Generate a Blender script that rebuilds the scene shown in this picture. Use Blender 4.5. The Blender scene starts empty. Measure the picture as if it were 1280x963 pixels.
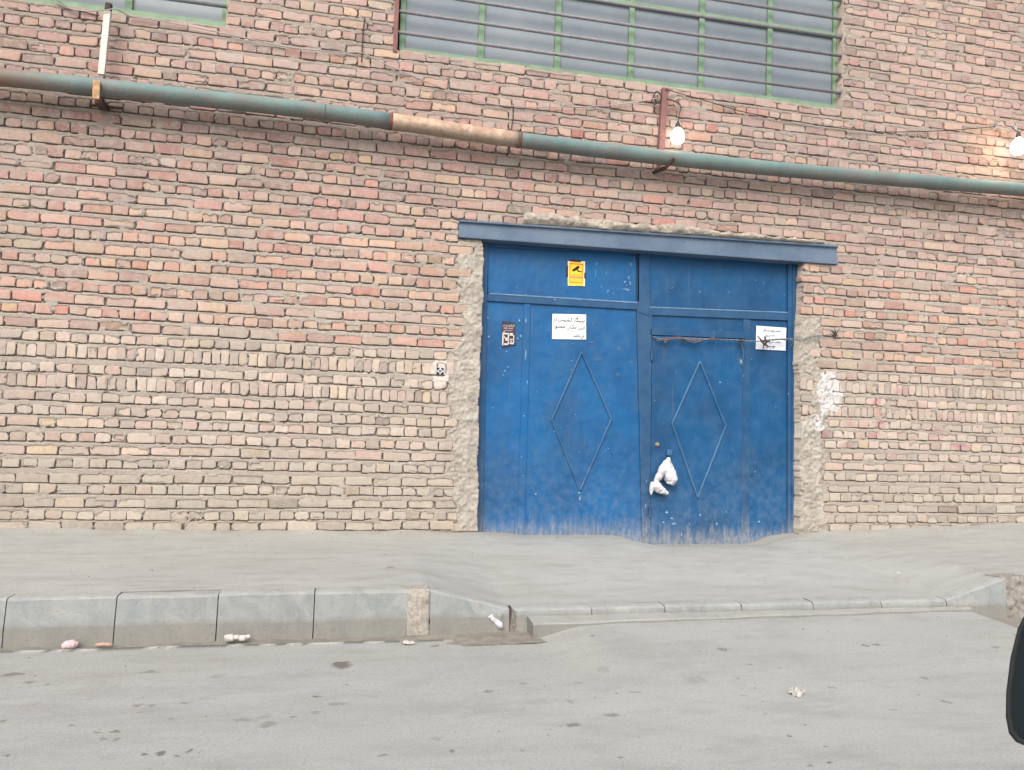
import bpy, math, random
import numpy as np
from mathutils import Vector
R = math.radians
rnd = random.Random(7)
rs = np.random.RandomState(11)
SC = bpy.context.scene
COL = SC.collection

# ------------------------------------------------------------------ camera, sky, sun, exposure
F_PX, CXP, CYP = 950.0, 640.0, 481.5
YAW, PIT, ROL = 0.21076562, 0.04679346, 0.03232328
CAM = np.array([0.0, -7.0, 1.06])
fw = np.array([math.sin(YAW)*math.cos(PIT), math.cos(YAW)*math.cos(PIT), math.sin(PIT)])
r0 = np.array([math.cos(YAW), -math.sin(YAW), 0.0]); u0 = np.cross(r0, fw)
RT = math.cos(ROL)*r0 + math.sin(ROL)*u0
UP = -math.sin(ROL)*r0 + math.cos(ROL)*u0
cam = bpy.data.objects.new('camera', bpy.data.cameras.new('camera')); COL.objects.link(cam)
from mathutils import Matrix
cam.matrix_world = Matrix(((RT[0], UP[0], -fw[0], CAM[0]), (RT[1], UP[1], -fw[1], CAM[1]), (RT[2], UP[2], -fw[2], CAM[2]), (0, 0, 0, 1)))
cam.data.sensor_width = 36.0; cam.data.lens = F_PX/1280*36.0
cam.data.clip_start = 0.02; cam.data.clip_end = 500
SC.camera = cam

world = bpy.data.worlds.new('World'); SC.world = world; world.use_nodes = True
nt = world.node_tree; bg = nt.nodes['Background']
sky = nt.nodes.new('ShaderNodeTexSky'); sky.sky_type = 'NISHITA'; sky.sun_disc = False
SUN_EL, SUN_AZ = R(44), R(202)          # sun behind the camera's left shoulder, veiled
sky.sun_elevation = SUN_EL; sky.sun_rotation = SUN_AZ
sky.dust_density = 6.0; sky.air_density = 1.0; sky.ozone_density = 1.0
nt.links.new(sky.outputs[0], bg.inputs[0]); bg.inputs[1].default_value = 0.12
sun = bpy.data.objects.new('sun', bpy.data.lights.new('sun', 'SUN')); COL.objects.link(sun)
sun.data.energy = 1.1; sun.data.angle = R(50); sun.data.color = (0.93, 0.98, 1.0)
sd = Vector((math.sin(SUN_AZ)*math.cos(SUN_EL), math.cos(SUN_AZ)*math.cos(SUN_EL), math.sin(SUN_EL)))
sun.rotation_euler = sd.to_track_quat('Z', 'Y').to_euler(); sun.location = (0, -12, 14)
SC.view_settings.view_transform = 'Standard'; SC.view_settings.look = 'None'
SC.view_settings.exposure = 0.80; SC.view_settings.gamma = 1.0
SC.render.engine = 'CYCLES'

# ------------------------------------------------------------------ measuring helpers (photo pixel -> point on a real plane)
def ray(q):
    return fw + RT*(q[0]-CXP)/F_PX - UP*(q[1]-CYP)/F_PX
def W(q, y=0.0):                       # on the upright plane at depth y
    d = ray(q); t = (y-CAM[1])/d[1]; p = CAM + d*t
    return (float(p[0]), float(y), float(p[2]))
def G(q, z):                           # on the level plane at height z
    d = ray(q); t = (z-CAM[2])/d[2]; p = CAM + d*t
    return (float(p[0]), float(p[1]), float(z))
def lin(c):
    return tuple((v/255/12.92 if v/255 <= .04045 else ((v/255+.055)/1.055)**2.4) for v in c)

# ------------------------------------------------------------------ object helpers
WORLD_ORG = {}
def meta(o, label=None, cat=None, group=None, kind=None):
    if label: o['label'] = label
    if cat: o['category'] = cat
    if group: o['group'] = group
    if kind: o['kind'] = kind
    return o
def link(o, parent, org):
    COL.objects.link(o); WORLD_ORG[o.name] = Vector(org)
    if parent is not None:
        o.parent = parent; o.location = Vector(org) - WORLD_ORG[parent.name]
    else:
        o.location = Vector(org)
    return o
def empty(name, org, label, cat, group=None):
    o = bpy.data.objects.new(name, None); o.empty_display_size = .1
    link(o, None, org); return meta(o, label, cat, group)
def mk(name, V, Fc, mat, parent=None, org=None, smooth=False, bevel=0.0, cols=None):
    V = np.asarray(V, dtype=np.float64)
    if org is None:
        org = (V[:, 0].mean(), V[:, 1].mean(), V[:, 2].min())
    me = bpy.data.meshes.new(name)
    L = V - np.asarray(org)
    if isinstance(Fc, np.ndarray) and Fc.dtype != object:
        n, k = Fc.shape
        me.vertices.add(len(L)); me.vertices.foreach_set('co', L.astype(np.float32).ravel())
        me.loops.add(n*k); me.loops.foreach_set('vertex_index', Fc.astype(np.int32).ravel())
        me.polygons.add(n); me.polygons.foreach_set('loop_start', np.arange(0, n*k, k, dtype=np.int32))
        me.polygons.foreach_set('loop_total', np.full(n, k, dtype=np.int32))
        me.update(calc_edges=True)
    else:
        me.from_pydata([tuple(v) for v in L], [], [tuple(int(i) for i in f) for f in Fc]); me.update()
    if cols is not None:
        a = me.attributes.new('Col', 'FLOAT_COLOR', 'POINT')
        c = np.ones((len(L), 4), dtype=np.float32); c[:, :cols.shape[1]] = cols
        a.data.foreach_set('color', c.ravel())
    if smooth:
        me.polygons.foreach_set('use_smooth', np.ones(len(me.polygons), dtype=bool))
    me.materials.append(mat)
    o = bpy.data.objects.new(name, me); link(o, parent, org)
    if bevel:
        b = o.modifiers.new('bevel', 'BEVEL'); b.width = bevel; b.segments = 2; b.limit_method = 'ANGLE'
    return o
class MB:
    def __init__(s): s.v = []; s.f = []
    def add(s, V, Fc):
        b = len(s.v); s.v += [tuple(float(a) for a in v) for v in V]; s.f += [tuple(i+b for i in f) for f in Fc]; return s
    def box(s, x0, x1, y0, y1, z0, z1):
        return s.add([(x0,y0,z0),(x1,y0,z0),(x1,y1,z0),(x0,y1,z0),(x0,y0,z1),(x1,y0,z1),(x1,y1,z1),(x0,y1,z1)],
                     [(0,3,2,1),(4,5,6,7),(0,1,5,4),(1,2,6,5),(2,3,7,6),(3,0,4,7)])
    def quad(s, pts, yf, th):           # pts: TL,TR,BR,BL as (x,z) ; a plate with its front at yf
        n = len(pts)
        V = [(p[0], yf, p[1]) for p in pts] + [(p[0], yf+th, p[1]) for p in pts]
        Fc = [tuple(reversed(range(n))), tuple(range(n, 2*n))] + [(i, (i+1) % n, n+(i+1) % n, n+i) for i in range(n)]
        return s.add(V, Fc)
    def tube(s, pts, rad, n=8, caps=True, closed=False):
        P = [Vector(p) for p in pts]; m = len(P)
        rad = rad if hasattr(rad, '__len__') else [rad]*m
        rings = []; up = Vector((0.13, 0.21, 1)).normalized()
        for i in range(m):
            if closed: t = P[(i+1) % m]-P[i-1]
            else: t = P[min(i+1, m-1)]-P[max(i-1, 0)]
            t.normalize()
            a = up.cross(t)
            if a.length < 1e-3: a = Vector((1, 0, 0)).cross(t)
            a.normalize(); b = t.cross(a)
            rings.append([P[i]+rad[i]*(math.cos(2*math.pi*k/n)*a+math.sin(2*math.pi*k/n)*b) for k in range(n)])
        V = [v for r in rings for v in r]; Fc = []
        for i in range(m if closed else m-1):
            j = (i+1) % m
            for k in range(n):
                Fc.append((i*n+k, i*n+(k+1) % n, j*n+(k+1) % n, j*n+k))
        if caps and not closed:
            Fc.append(tuple(reversed(range(n)))); Fc.append(tuple((m-1)*n+k for k in range(n)))
        return s.add(V, Fc)
    def build(s, name, mat, parent=None, **k):
        return mk(name, np.array(s.v), s.f, mat, parent, **k)
def curve_pts(pts, n=8):               # Catmull-Rom through the points
    P = [np.array(p, float) for p in pts]; P = [2*P[0]-P[1]] + P + [2*P[-1]-P[-2]]; out = []
    for i in range(1, len(P)-2):
        for k in range(n):
            t = k/n; a, b, c, d = P[i-1], P[i], P[i+1], P[i+2]
            out.append(.5*((2*b)+(-a+c)*t+(2*a-5*b+4*c-d)*t*t+(-a+3*b-3*c+d)*t**3))
    out.append(P[-2]); return [tuple(p) for p in out]

# ------------------------------------------------------------------ numpy noise
TAB = rs.rand(16, 256, 256)
def vnoise(x, z, seed=0):
    T = TAB[seed % 16]; xi = np.floor(x).astype(int); zi = np.floor(z).astype(int)
    fx = x-xi; fz = z-zi; fx = fx*fx*(3-2*fx); fz = fz*fz*(3-2*fz)
    a = T[xi & 255, zi & 255]; b = T[(xi+1) & 255, zi & 255]; c = T[xi & 255, (zi+1) & 255]; d = T[(xi+1) & 255, (zi+1) & 255]
    return (a*(1-fx)+b*fx)*(1-fz)+(c*(1-fx)+d*fx)*fz
def fbm(x, z, seed=0, oct=3):          # about -1..1
    s = 0; a = 1; t = 0
    for o in range(oct):
        s = s+a*(vnoise(x*2**o+17.3*o, z*2**o+5.1*o, seed+o)*2-1); t += a; a *= .5
    return s/t
def sstep(a, b, x):
    t = np.clip((x-a)/(b-a), 0, 1); return t*t*(3-2*t)

# ------------------------------------------------------------------ materials
class NT:
    def __init__(s, name):
        s.m = bpy.data.materials.new(name); s.m.use_nodes = True; s.t = s.m.node_tree
        s.b = s.t.nodes['Principled BSDF']; s.pos = s.t.nodes.new('ShaderNodeNewGeometry').outputs['Position']
    def n(s, ty, **k):
        x = s.t.nodes.new(ty)
        for a, v in k.items(): setattr(x, a, v)
        return x
    def put(s, sock, v):
        if v is None: return
        if isinstance(v, bpy.types.NodeSocket): s.t.links.new(v, sock)
        else:
            if isinstance(v, (tuple, list)) and len(v) == 3 and sock.type == 'RGBA': v = (*v, 1)
            sock.default_value = v
    def math(s, op, a, b=0.0, c=None):
        x = s.n('ShaderNodeMath', operation=op); s.put(x.inputs[0], a); s.put(x.inputs[1], b)
        if c is not None: s.put(x.inputs[2], c)
        return x.outputs[0]
    def vec(s, op, a, b=(0, 0, 0)):
        x = s.n('ShaderNodeVectorMath', operation=op); s.put(x.inputs[0], a); s.put(x.inputs[1], b); return x
    def scale(s, v, sx, sy, sz): return s.vec('MULTIPLY', v, (sx, sy, sz)).outputs[0]
    def noise(s, scale, detail=4, rough=.55, v=None, dist=0.0, col=False):
        x = s.n('ShaderNodeTexNoise'); s.put(x.inputs['Vector'], v or s.pos)
        x.inputs['Scale'].default_value = scale; x.inputs['Detail'].default_value = detail
        x.inputs['Roughness'].default_value = rough; x.inputs['Distortion'].default_value = dist
        return x.outputs['Color' if col else 'Fac']
    def ramp(s, f, a, b, lo=0.0, hi=1.0, smooth=False):
        x = s.n('ShaderNodeMapRange'); s.put(x.inputs[0], f)
        x.inputs[1].default_value = a; x.inputs[2].default_value = b; x.inputs[3].default_value = lo; x.inputs[4].default_value = hi
        if smooth: x.interpolation_type = 'SMOOTHSTEP'
        return x.outputs[0]
    def mix(s, f, a, b, mode='MIX'):
        x = s.n('ShaderNodeMix', data_type='RGBA', blend_type=mode)
        s.put(x.inputs[0], f); s.put(x.inputs[6], a); s.put(x.inputs[7], b); return x.outputs[2]
    def sep(s, v=None):
        x = s.n('ShaderNodeSeparateXYZ'); s.put(x.inputs[0], v or s.pos); return x.outputs
    def attr(s, name='Col'):
        x = s.n('ShaderNodeAttribute'); x.attribute_name = name; return x.outputs['Color']
    def bump(s, h, dist=.002, strength=1.0):
        x = s.n('ShaderNodeBump'); x.inputs['Strength'].default_value = strength; x.inputs['Distance'].default_value = dist
        s.put(x.inputs['Height'], h); s.t.links.new(x.outputs[0], s.b.inputs['Normal'])
    def done(s, col, rough=.9, metal=0.0, spec=.3):
        s.put(s.b.inputs['Base Color'], col); s.put(s.b.inputs['Roughness'], rough); s.put(s.b.inputs['Metallic'], metal)
        s.put(s.b.inputs['Specular IOR Level'], spec); return s.m
def plain(name, col, rough=.8, var=.12, sc=8, bumpd=0.0, spec=.3, metal=0.0):
    t = NT(name); f = t.noise(sc, 5)
    c = t.mix(t.ramp(f, .3, .7), tuple(v*(1-var) for v in col), tuple(min(1, v*(1+var)) for v in col))
    if bumpd: t.bump(t.noise(sc*6, 4), bumpd)
    return t.done(c, rough, metal, spec)

# bricks: the per-brick colour is stored on the mesh; the shader adds grain, lime smears and flecks
t = NT('brick')
c = t.attr(); n1 = t.noise(30, 7, .75); n2 = t.noise(110, 4, .7)
c = t.mix(t.ramp(n1, .38, .62, 0, .75), c, t.mix(1, c, (.84, .80, .78), 'MULTIPLY'))
c = t.mix(t.ramp(n2, .35, .75, 0, .35), c, t.mix(1, c, (1.22, 1.2, 1.16), 'MULTIPLY'))
lime = t.ramp(t.noise(13, 7, .75, dist=.8), .46, .66, 0, .7)
c = t.mix(lime, c, lin((173, 166, 158)))
soot = t.math('MULTIPLY', t.ramp(t.noise(.9, 6, .7, v=t.scale(t.pos, 1, 1, .6)), .48, .66), t.ramp(t.noise(8, 6, .8), .35, .6, .2, 1))
c = t.mix(t.math('MULTIPLY', soot, .32), c, lin((118, 106, 100)))
pits = t.ramp(t.noise(190, 2, .5), .70, .78, 0, .5)
c = t.mix(pits, c, lin((92, 78, 70)))
t.bump(t.math('ADD', t.math('MULTIPLY', n1, 1.0), t.math('MULTIPLY', n2, .35)), .010, .8)
M_BRICK = t.done(c, .92, spec=.2)

t = NT('mortar')
c = t.attr(); n1 = t.noise(38, 7, .8); n2 = t.noise(170, 3, .6)
soot = t.math('MULTIPLY', t.ramp(t.noise(.9, 6, .7, v=t.scale(t.pos, 1, 1, .6)), .48, .66), t.ramp(t.noise(8, 6, .8), .35, .6, .2, 1))
c = t.mix(t.math('MULTIPLY', soot, .28), c, lin((124, 112, 104)))
c = t.mix(t.ramp(n1, .38, .62, 0, .9), c, t.mix(1, c, (.76, .74, .71), 'MULTIPLY'))
c = t.mix(t.ramp(n2, .4, .75, 0, .45), c, t.mix(1, c, (1.25, 1.24, 1.22), 'MULTIPLY'))
t.bump(t.math('ADD', n1, t.math('MULTIPLY', n2, .4)), .013, .9)
M_MORTAR = t.done(c, .95, spec=.15)

def blue_paint(name, a, b, dust_top):
    t = NT(name); xyz = t.sep()
    big = t.noise(1.6, 4, .55); c = t.mix(t.ramp(big, .38, .62), a, b)
    m = t.noise(7, 6, .65); c = t.mix(t.ramp(m, .45, .75, 0, .16), c, lin((80, 124, 160)))
    gz = t.ramp(t.noise(2.3, 3, .6, v=t.scale(t.pos, 1, 1, .8)), .5, .72, 0, .28); c = t.mix(gz, c, lin((56, 88, 118)))
    # rubbed, rain-streaked road dirt caked on the lower edge
    stv = t.scale(t.pos, 1, 1, .12); st = t.noise(24, 5, .7, v=stv)
    hgt = t.math('ADD', xyz[2], t.math('MULTIPLY', t.math('SUBTRACT', st, .5), -.42))
    dust = t.math('MULTIPLY', t.ramp(hgt, dust_top+.10, -.10, 0, 1.0, True), t.ramp(t.noise(30, 6, .8, v=t.scale(t.pos, 1, 1, .45)), .34, .62, .12, .9))
    c = t.mix(dust, c, lin((146, 148, 148)))
    thin = t.ramp(xyz[2], .95, .0, 0, .25); c = t.mix(t.math('MULTIPLY', thin, t.ramp(t.noise(14, 5, .7), .35, .65)), c, lin((120, 134, 150)))
    vs = t.ramp(t.noise(52, 3, .5, v=t.scale(t.pos, 1, 1, .035)), .66, .74, 0, .35); c = t.mix(vs, c, lin((88, 92, 104)))
    scr = t.ramp(t.noise(70, 2, .5, v=t.scale(t.pos, 1, 1, .09), dist=.3), .70, .76, 0, .4); c = t.mix(t.math('MULTIPLY', scr, t.ramp(t.noise(1.7, 3), .45, .6)), c, lin((84, 128, 166)))
    chip = t.ramp(t.noise(34, 2, .5, dist=.4), .755, .775); mask = t.ramp(t.noise(2.2, 2), .46, .56)
    c = t.mix(t.math('MULTIPLY', chip, mask), c, lin((150, 172, 192)))
    rust = t.ramp(t.noise(19, 4, .6), .74, .80, 0, .7); c = t.mix(rust, c, lin((96, 78, 78)))
    t.bump(t.math('ADD', t.math('MULTIPLY', t.noise(3.5, 2), 6.0), m), .004, .6)
    return t.done(c, t.ramp(m, .3, .7, .42, .62), 0, .4)
M_BLUE_L = blue_paint('blue_gate_paint', lin((0, 88, 144)), lin((8, 76, 126)), .08)
M_BLUE_R = blue_paint('blue_wicket_paint', lin((0, 76, 124)), lin((12, 66, 108)), -.02)
M_BLUE_F = blue_paint('blue_frame_paint', lin((14, 68, 112)), lin((34, 74, 110)), .18)
M_BLUE_E = blue_paint('blue_ridge_paint', lin((64, 104, 142)), lin((34, 84, 128)), .18)

t = NT('lintel_paint')
c = t.mix(t.ramp(t.noise(3, 5, .6), .35, .65), lin((78, 98, 120)), lin((98, 114, 134)))
c = t.mix(t.ramp(t.noise(20, 5, .7, v=t.scale(t.pos, .3, 1, 1)), .62, .72, 0, .6), c, lin((118, 122, 128)))
c = t.mix(t.ramp(t.noise(31, 4), .71, .76, 0, .8), c, lin((86, 62, 52)))
t.bump(t.noise(30, 4), .003); M_LINTEL = t.done(c, .55, 0, .4)

t = NT('pipe_paint')
x = t.sep(); a = t.noise(7, 6, .7, v=t.scale(t.pos, .5, 1, 1)); fine = t.noise(55, 4, .7, v=t.scale(t.pos, 1, 1, .35))
c = t.mix(t.ramp(t.noise(3, 4), .35, .65), lin((80, 108, 110)), lin((100, 126, 124)))
c = t.mix(t.ramp(a, .46, .62, 0, .7), c, lin((112, 108, 104)))
c = t.mix(t.ramp(fine, .60, .70, 0, .55), c, lin((92, 74, 66)))
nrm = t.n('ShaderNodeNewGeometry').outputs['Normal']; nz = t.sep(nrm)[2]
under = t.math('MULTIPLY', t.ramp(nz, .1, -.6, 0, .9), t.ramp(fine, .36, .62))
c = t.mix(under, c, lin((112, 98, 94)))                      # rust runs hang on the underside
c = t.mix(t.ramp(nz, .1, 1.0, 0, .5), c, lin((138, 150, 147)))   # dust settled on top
lf = t.ramp(t.math('ADD', x[0], t.math('MULTIPLY', a, .9)), -1.9, -2.6, 0, .9); c = t.mix(lf, c, lin((122, 92, 76)))
t.bump(fine, .003); M_PIPE = t.done(c, .6, 0, .35)
t = NT('bare_pipe')
c = t.mix(t.ramp(t.noise(9, 5, .7), .4, .62), lin((188, 168, 150)), lin((160, 132, 112)))
c = t.mix(t.ramp(t.noise(34, 5, .7), .55, .68, 0, .8), c, lin((142, 96, 66)))
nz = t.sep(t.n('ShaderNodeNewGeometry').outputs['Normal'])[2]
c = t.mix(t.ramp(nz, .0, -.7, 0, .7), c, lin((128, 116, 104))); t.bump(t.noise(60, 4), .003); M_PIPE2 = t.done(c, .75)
M_RUST = plain('rusty_steel', lin((112, 78, 66)), .8, .3, 30, .003)
M_DARKRUST = plain('dark_rust', lin((76, 60, 56)), .8, .3, 30, .003)
M_POST = plain('brown_red_post_paint', lin((124, 90, 88)), .75, .18, 18, .002)
M_WPOST = plain('chipped_white_post_paint', lin((205, 198, 190)), .7, .12, 14, .002)
M_OCHRE = plain('ochre_rusty_steel', lin((176, 142, 108)), .8, .3, 26, .003)
M_GREEN = plain('green_frame_paint', lin((122, 150, 124)), .6, .14, 9, .001)
M_BAR = plain('grey_bar_paint', lin((128, 126, 130)), .6, .15, 20, .001)
M_WIRE = plain('dark_wire', lin((64, 56, 54)), .7, .3, 60)
M_STEELWIRE = plain('galvanised_wire', lin((112, 116, 124)), .5, .3, 60, metal=.4)
M_CABLE = plain('pale_cable', lin((158, 150, 152)), .6, .08, 20)
M_SOCKET = plain('bulb_socket', lin((58, 58, 62)), .5, .1, 20)
M_TAPE = plain('dark_tape', lin((62, 36, 50)), .5, .2, 20)
M_BLACK = plain('black_ink', lin((26, 26, 28)), .7, .1, 20)
M_INK = plain('grey_print', lin((70, 70, 76)), .8, .05, 20)
M_RUSTDOT = plain('brass_lock', lin((146, 128, 112)), .5, .2, 40)

t = NT('window_glass')
x = t.sep(); c = t.mix(t.ramp(t.noise(.9, 4, .6), .35, .65), lin((120, 131, 142)), lin((137, 147, 154)))
c = t.mix(t.ramp(t.noise(11, 5, .7, v=t.scale(t.pos, 1, 1, .3)), .58, .75, 0, .3), c, lin((150, 156, 158)))
M_GLASS = t.done(c, .5, .0, .4)

t = NT('kerb_concrete')
x = t.sep(); c = t.mix(t.ramp(t.noise(4.5, 5, .65, dist=1.0), .36, .64), lin((130, 136, 137)), lin((147, 152, 151)))
c = t.mix(t.ramp(t.noise(2.2, 3, .6, dist=2.0), .52, .62, 0, .45), c, lin((158, 160, 154)))
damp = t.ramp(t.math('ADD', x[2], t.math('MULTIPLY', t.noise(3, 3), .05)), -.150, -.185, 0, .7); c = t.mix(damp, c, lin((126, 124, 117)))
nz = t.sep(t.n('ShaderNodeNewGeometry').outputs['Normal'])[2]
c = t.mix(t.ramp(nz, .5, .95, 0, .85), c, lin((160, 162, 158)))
c = t.mix(t.ramp(t.noise(60, 4, .7), .58, .72, 0, .45), c, lin((92, 92, 88)))
c = t.mix(t.ramp(t.noise(7, 7, .8, v=t.scale(t.pos, 1, 1, .4)), .50, .68, 0, .45), c, lin((112, 114, 112)))
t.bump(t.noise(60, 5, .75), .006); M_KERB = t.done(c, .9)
M_GUTTER = plain('gutter_dirt', lin((130, 125, 116)), .95, .22, 12, .006)
M_RUBBLE = plain('rubble_mortar', lin((166, 161, 153)), .95, .3, 60, .006)
M_RUBBLE_D = plain('eroded_mortar', lin((128, 122, 116)), .95, .3, 60, .006)

t = NT('pavement_dust')
x = t.sep(); c = t.mix(t.ramp(t.noise(1.1, 5, .6, v=t.scale(t.pos, .6, 1.6, 1)), .35, .65), lin((152, 155, 151)), lin((160, 163, 160)))
c = t.mix(t.ramp(t.noise(5, 6, .7, v=t.scale(t.pos, .5, 1.5, 1)), .46, .70, 0, .55), c, lin((134, 133, 127)))
c = t.mix(t.ramp(t.noise(1.9, 7, .75, v=t.scale(t.pos, .35, 1.8, 1), dist=.8), .55, .70, 0, .2), c, lin((130, 128, 122)))
c = t.mix(t.ramp(t.noise(260, 2, .6), .55, .66, 0, .35), c, lin((184, 184, 180)))
c = t.mix(t.ramp(t.noise(150, 3, .6), .56, .70, 0, .42), c, lin((110, 106, 100)))
c = t.mix(t.ramp(t.math('ADD', x[1], t.math('MULTIPLY', t.noise(5, 4), .3)), -.05, .28, 0, .55), c, lin((140, 132, 120)))
t.bump(t.math('ADD', t.noise(30, 6, .7), t.math('MULTIPLY', t.noise(220, 2), .3)), .006, .7); M_PAVE = t.done(c, .95, spec=.2)

# road: pale dusty asphalt with the oil spots where they lie
t = NT('road_asphalt')
ag = t.n('ShaderNodeTexVoronoi'); t.put(ag.inputs['Vector'], t.pos); ag.inputs['Scale'].default_value = 120
c = t.mix(t.ramp(t.noise(.8, 5, .6, v=t.scale(t.pos, .5, 1.4, 1)), .35, .65), lin((151, 153, 149)), lin((160, 163, 160)))
c = t.mix(t.ramp(t.noise(3.3, 6, .72, v=t.scale(t.pos, .6, 1.3, 1)), .48, .70, 0, .5), c, lin((132, 132, 128)))
c = t.mix(t.ramp(t.noise(.9, 6, .7, v=t.scale(t.pos, .3, 2.2, 1)), .54, .70, 0, .3), c, lin((128, 128, 125)))
c = t.mix(t.ramp(t.noise(95, 4, .8), .50, .66, 0, .5), c, lin((116, 117, 114)))
c = t.mix(t.ramp(t.noise(240, 2, .6), .56, .68, 0, .4), c, lin((190, 190, 186)))
c = t.mix(t.ramp(t.noise(75, 2, .5), .76, .79, 0, .8), c, lin((66, 64, 62)))
S = []
for (ox, lst) in ((0, [(50,603,95,12,.7),(110,632,42,11,.6),(175,643,26,8,.5),(560,595,105,8,.5),(810,612,60,18,.28),(515,720,48,9,.5),(570,718,38,9,.5),(690,710,46,8,.6),
      (435,817,46,15,.75),(270,797,30,7,.6),(360,823,24,7,.6),(385,848,26,7,.5),(425,845,24,8,.5),(550,904,36,12,.8),(600,901,40,16,.9),(660,908,32,9,.7),(700,891,32,11,.8),
      (25,910,38,10,.7),(15,777,30,10,.6),(95,843,24,8,.4),(900,775,85,14,.4),(995,792,64,24,.45),(985,765,50,10,.35),(1085,762,32,7,.6),(1175,687,36,7,.9),(1250,717,64,10,.4),(1170,750,44,14,.4),(635,771,34,10,.45),(520,745,30,8,.3)]),
      (425, [(5,568,88,30,.95),(550,668,48,11,.6),(680,638,36,8,.5),(875,796,66,17,.7),(1010,758,66,15,.65),(160,912,52,11,.7),(415,896,26,9,.7),(980,600,52,22,.25),(855,708,38,18,.3),(1045,918,32,9,.75),
      (680,893,28,10,.4),(360,845,56,14,.25),(940,496,22,6,.6),(1105,678,44,8,.45),(885,638,26,6,.5),(820,800,22,8,.5),(25,645,24,6,.6),(10,720,26,8,.5),(595,818,22,7,.5),(780,812,40,10,.2)]),
      (850, [(165,538,52,9,.6),(690,522,26,7,.85),(730,520,26,6,.7),(995,710,34,8,.55),(410,840,25,8,.85),(560,942,26,10,.85),(550,878,12,6,.9),(465,796,12,6,.9),(905,626,34,7,.5),(60,635,90,20,.22),(1175,525,32,8,.5),(260,585,22,6,.6),
      (480,950,26,8,.6),(215,630,26,6,.4),(240,688,40,6,.3),(565,660,24,6,.5),(800,742,50,8,.3),(318,756,10,5,.9),(712,886,10,5,.8)])):
    for (zx, zy, w, h, k) in lst:
        p = (ox+zx/2.977, 640+zy/2.977)
        g0 = G(p, -.30); gx = G((p[0]+w/5.954, p[1]), -.30); gy = G((p[0], p[1]-h/5.954), -.30)
        S.append((g0[0], g0[1], math.dist(gx[:2], g0[:2]), math.dist(gy[:2], g0[:2]), k*.8))
wob = t.vec('ADD', t.pos, t.vec('MULTIPLY', t.vec('SUBTRACT', t.noise(16, 4, .65, col=True), (.5, .5, .5)).outputs[0], (.09, .09, 0)).outputs[0]).outputs[0]
acc = None
for (sx, sy, a, b, k) in S:
    d = t.vec('MULTIPLY', t.vec('SUBTRACT', wob, (sx, sy, 0)).outputs[0], (1/a, 1/b, 0))
    l = t.vec('LENGTH', d.outputs[0]).outputs['Value']; f = t.ramp(l, 1.1, .6, 0, k)
    acc = f if acc is None else t.math('MAXIMUM', acc, f)
c = t.mix(acc, c, lin((84, 78, 72)))
t.bump(t.noise(160, 3, .7), .003, .7); M_ROAD = t.done(c, .93, spec=.2)

# ------------------------------------------------------------------ GROUND
def kerb_top(x):
    x = np.asarray(x, float)
    return np.interp(x, [-30, -2, .54, 1.07, 2.5, 4.37, 4.90, 7, 30], [-.05, -.045, -.03, -.163, -.158, -.160, -.004, .02, .06])
def pave_z(x, y):
    zb = np.interp(x, [-30, -3, 1.2, 4.6, 5.2, 7.3, 30], [.03, .02, .0, .0, .02, .11, .2])
    tt = np.clip(-y/2.13, 0, 1)
    z = zb*(1-tt)+kerb_top(x)*tt
    soft = np.interp(x, [.2, .9, 4.4, 5.1], [0, 1, 1, 0]); mid = zb*(1-sstep(0.05, 1.0, tt))+kerb_top(x)*sstep(.05, 1, tt)
    z = z*(1-soft)+mid*soft
    dip = sstep(2.55, 3.0, x)*(1-sstep(4.0, 4.35, x))*np.exp(-np.clip(-y+.1, 0, 9)**2/.30)*.088
    z = z-dip
    z = z-.028*sstep(1.30, 1.8, x)*(1-sstep(4.3, 4.6, x))*np.exp(-np.clip(-y+.1, 0, 9)**2/.2)
    wl = np.exp(-np.abs(y+.0)/.10)*(1-sstep(1.15, 1.4, x)*(1-sstep(4.5, 4.8, x)))
    z = z+wl*(.022+.018*fbm(x*3.1, y*3+9, 2))
    z = z+.004*fbm(x*1.7, y*1.7, 4)*np.clip(-y*3, 0, 1)+.002*fbm(x*9, y*9, 6)
    return z
def grid(xs, ys):
    X, Y = np.meshgrid(xs, ys); n, m = len(xs), len(ys)
    i = np.arange(n*m).reshape(m, n)
    Fc = np.stack([i[:-1, :-1], i[:-1, 1:], i[1:, 1:], i[1:, :-1]], -1).reshape(-1, 4)
    return X, Y, Fc
xs = np.concatenate([np.arange(-30, -4, 1.0), np.arange(-4, 9, .025), np.arange(9, 31, 1.0)])
ys = np.concatenate([np.arange(-2.025, -.3, .03), np.arange(-.3, .42, .015)])
X, Y, Fc = grid(xs, ys)
Z = pave_z(X, Y)
pave = mk('pavement', np.stack([X, Y, Z], -1).reshape(-1, 3), Fc, M_PAVE, org=(0, -1, 0), smooth=True); meta(pave, kind='structure')

def road_z(x, y):
    ap = sstep(1.17, 1.55, x)*(1-sstep(4.50, 4.75, x))
    near = np.clip((y+2.142)/-1.5, 0, 1)
    z = -.302+.004*fbm(x*2, y*2, 3)+.0015*fbm(x*11, y*11, 5)
    return z+ap*(.072*(1-sstep(0, 1, near)))+.03*sstep(.4, 3, -y-2.2)*.5
xs = np.concatenate([np.arange(-60, -4, 4.0), np.arange(-4, 9, .03), np.arange(9, 61, 4.0)])
ys = np.concatenate([-2.142-np.arange(0, 3.4, .03), np.arange(-5.7, -60, -3.0)])[::-1]
X, Y, Fc = grid(xs, ys); Z = road_z(X, Y)
edge = (Y > -2.30); ingut = edge & ((X < 1.17) | (X > 4.72))
Yk = np.where(ingut, np.interp(X, [-3, -1.8, .2, .6, 1.1, 4.7, 5.5], [-2.25, -2.25, -2.255, -2.275, -2.285, -2.28, -2.27])+.008*fbm(X*6, X*0, 1), Y)
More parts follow.
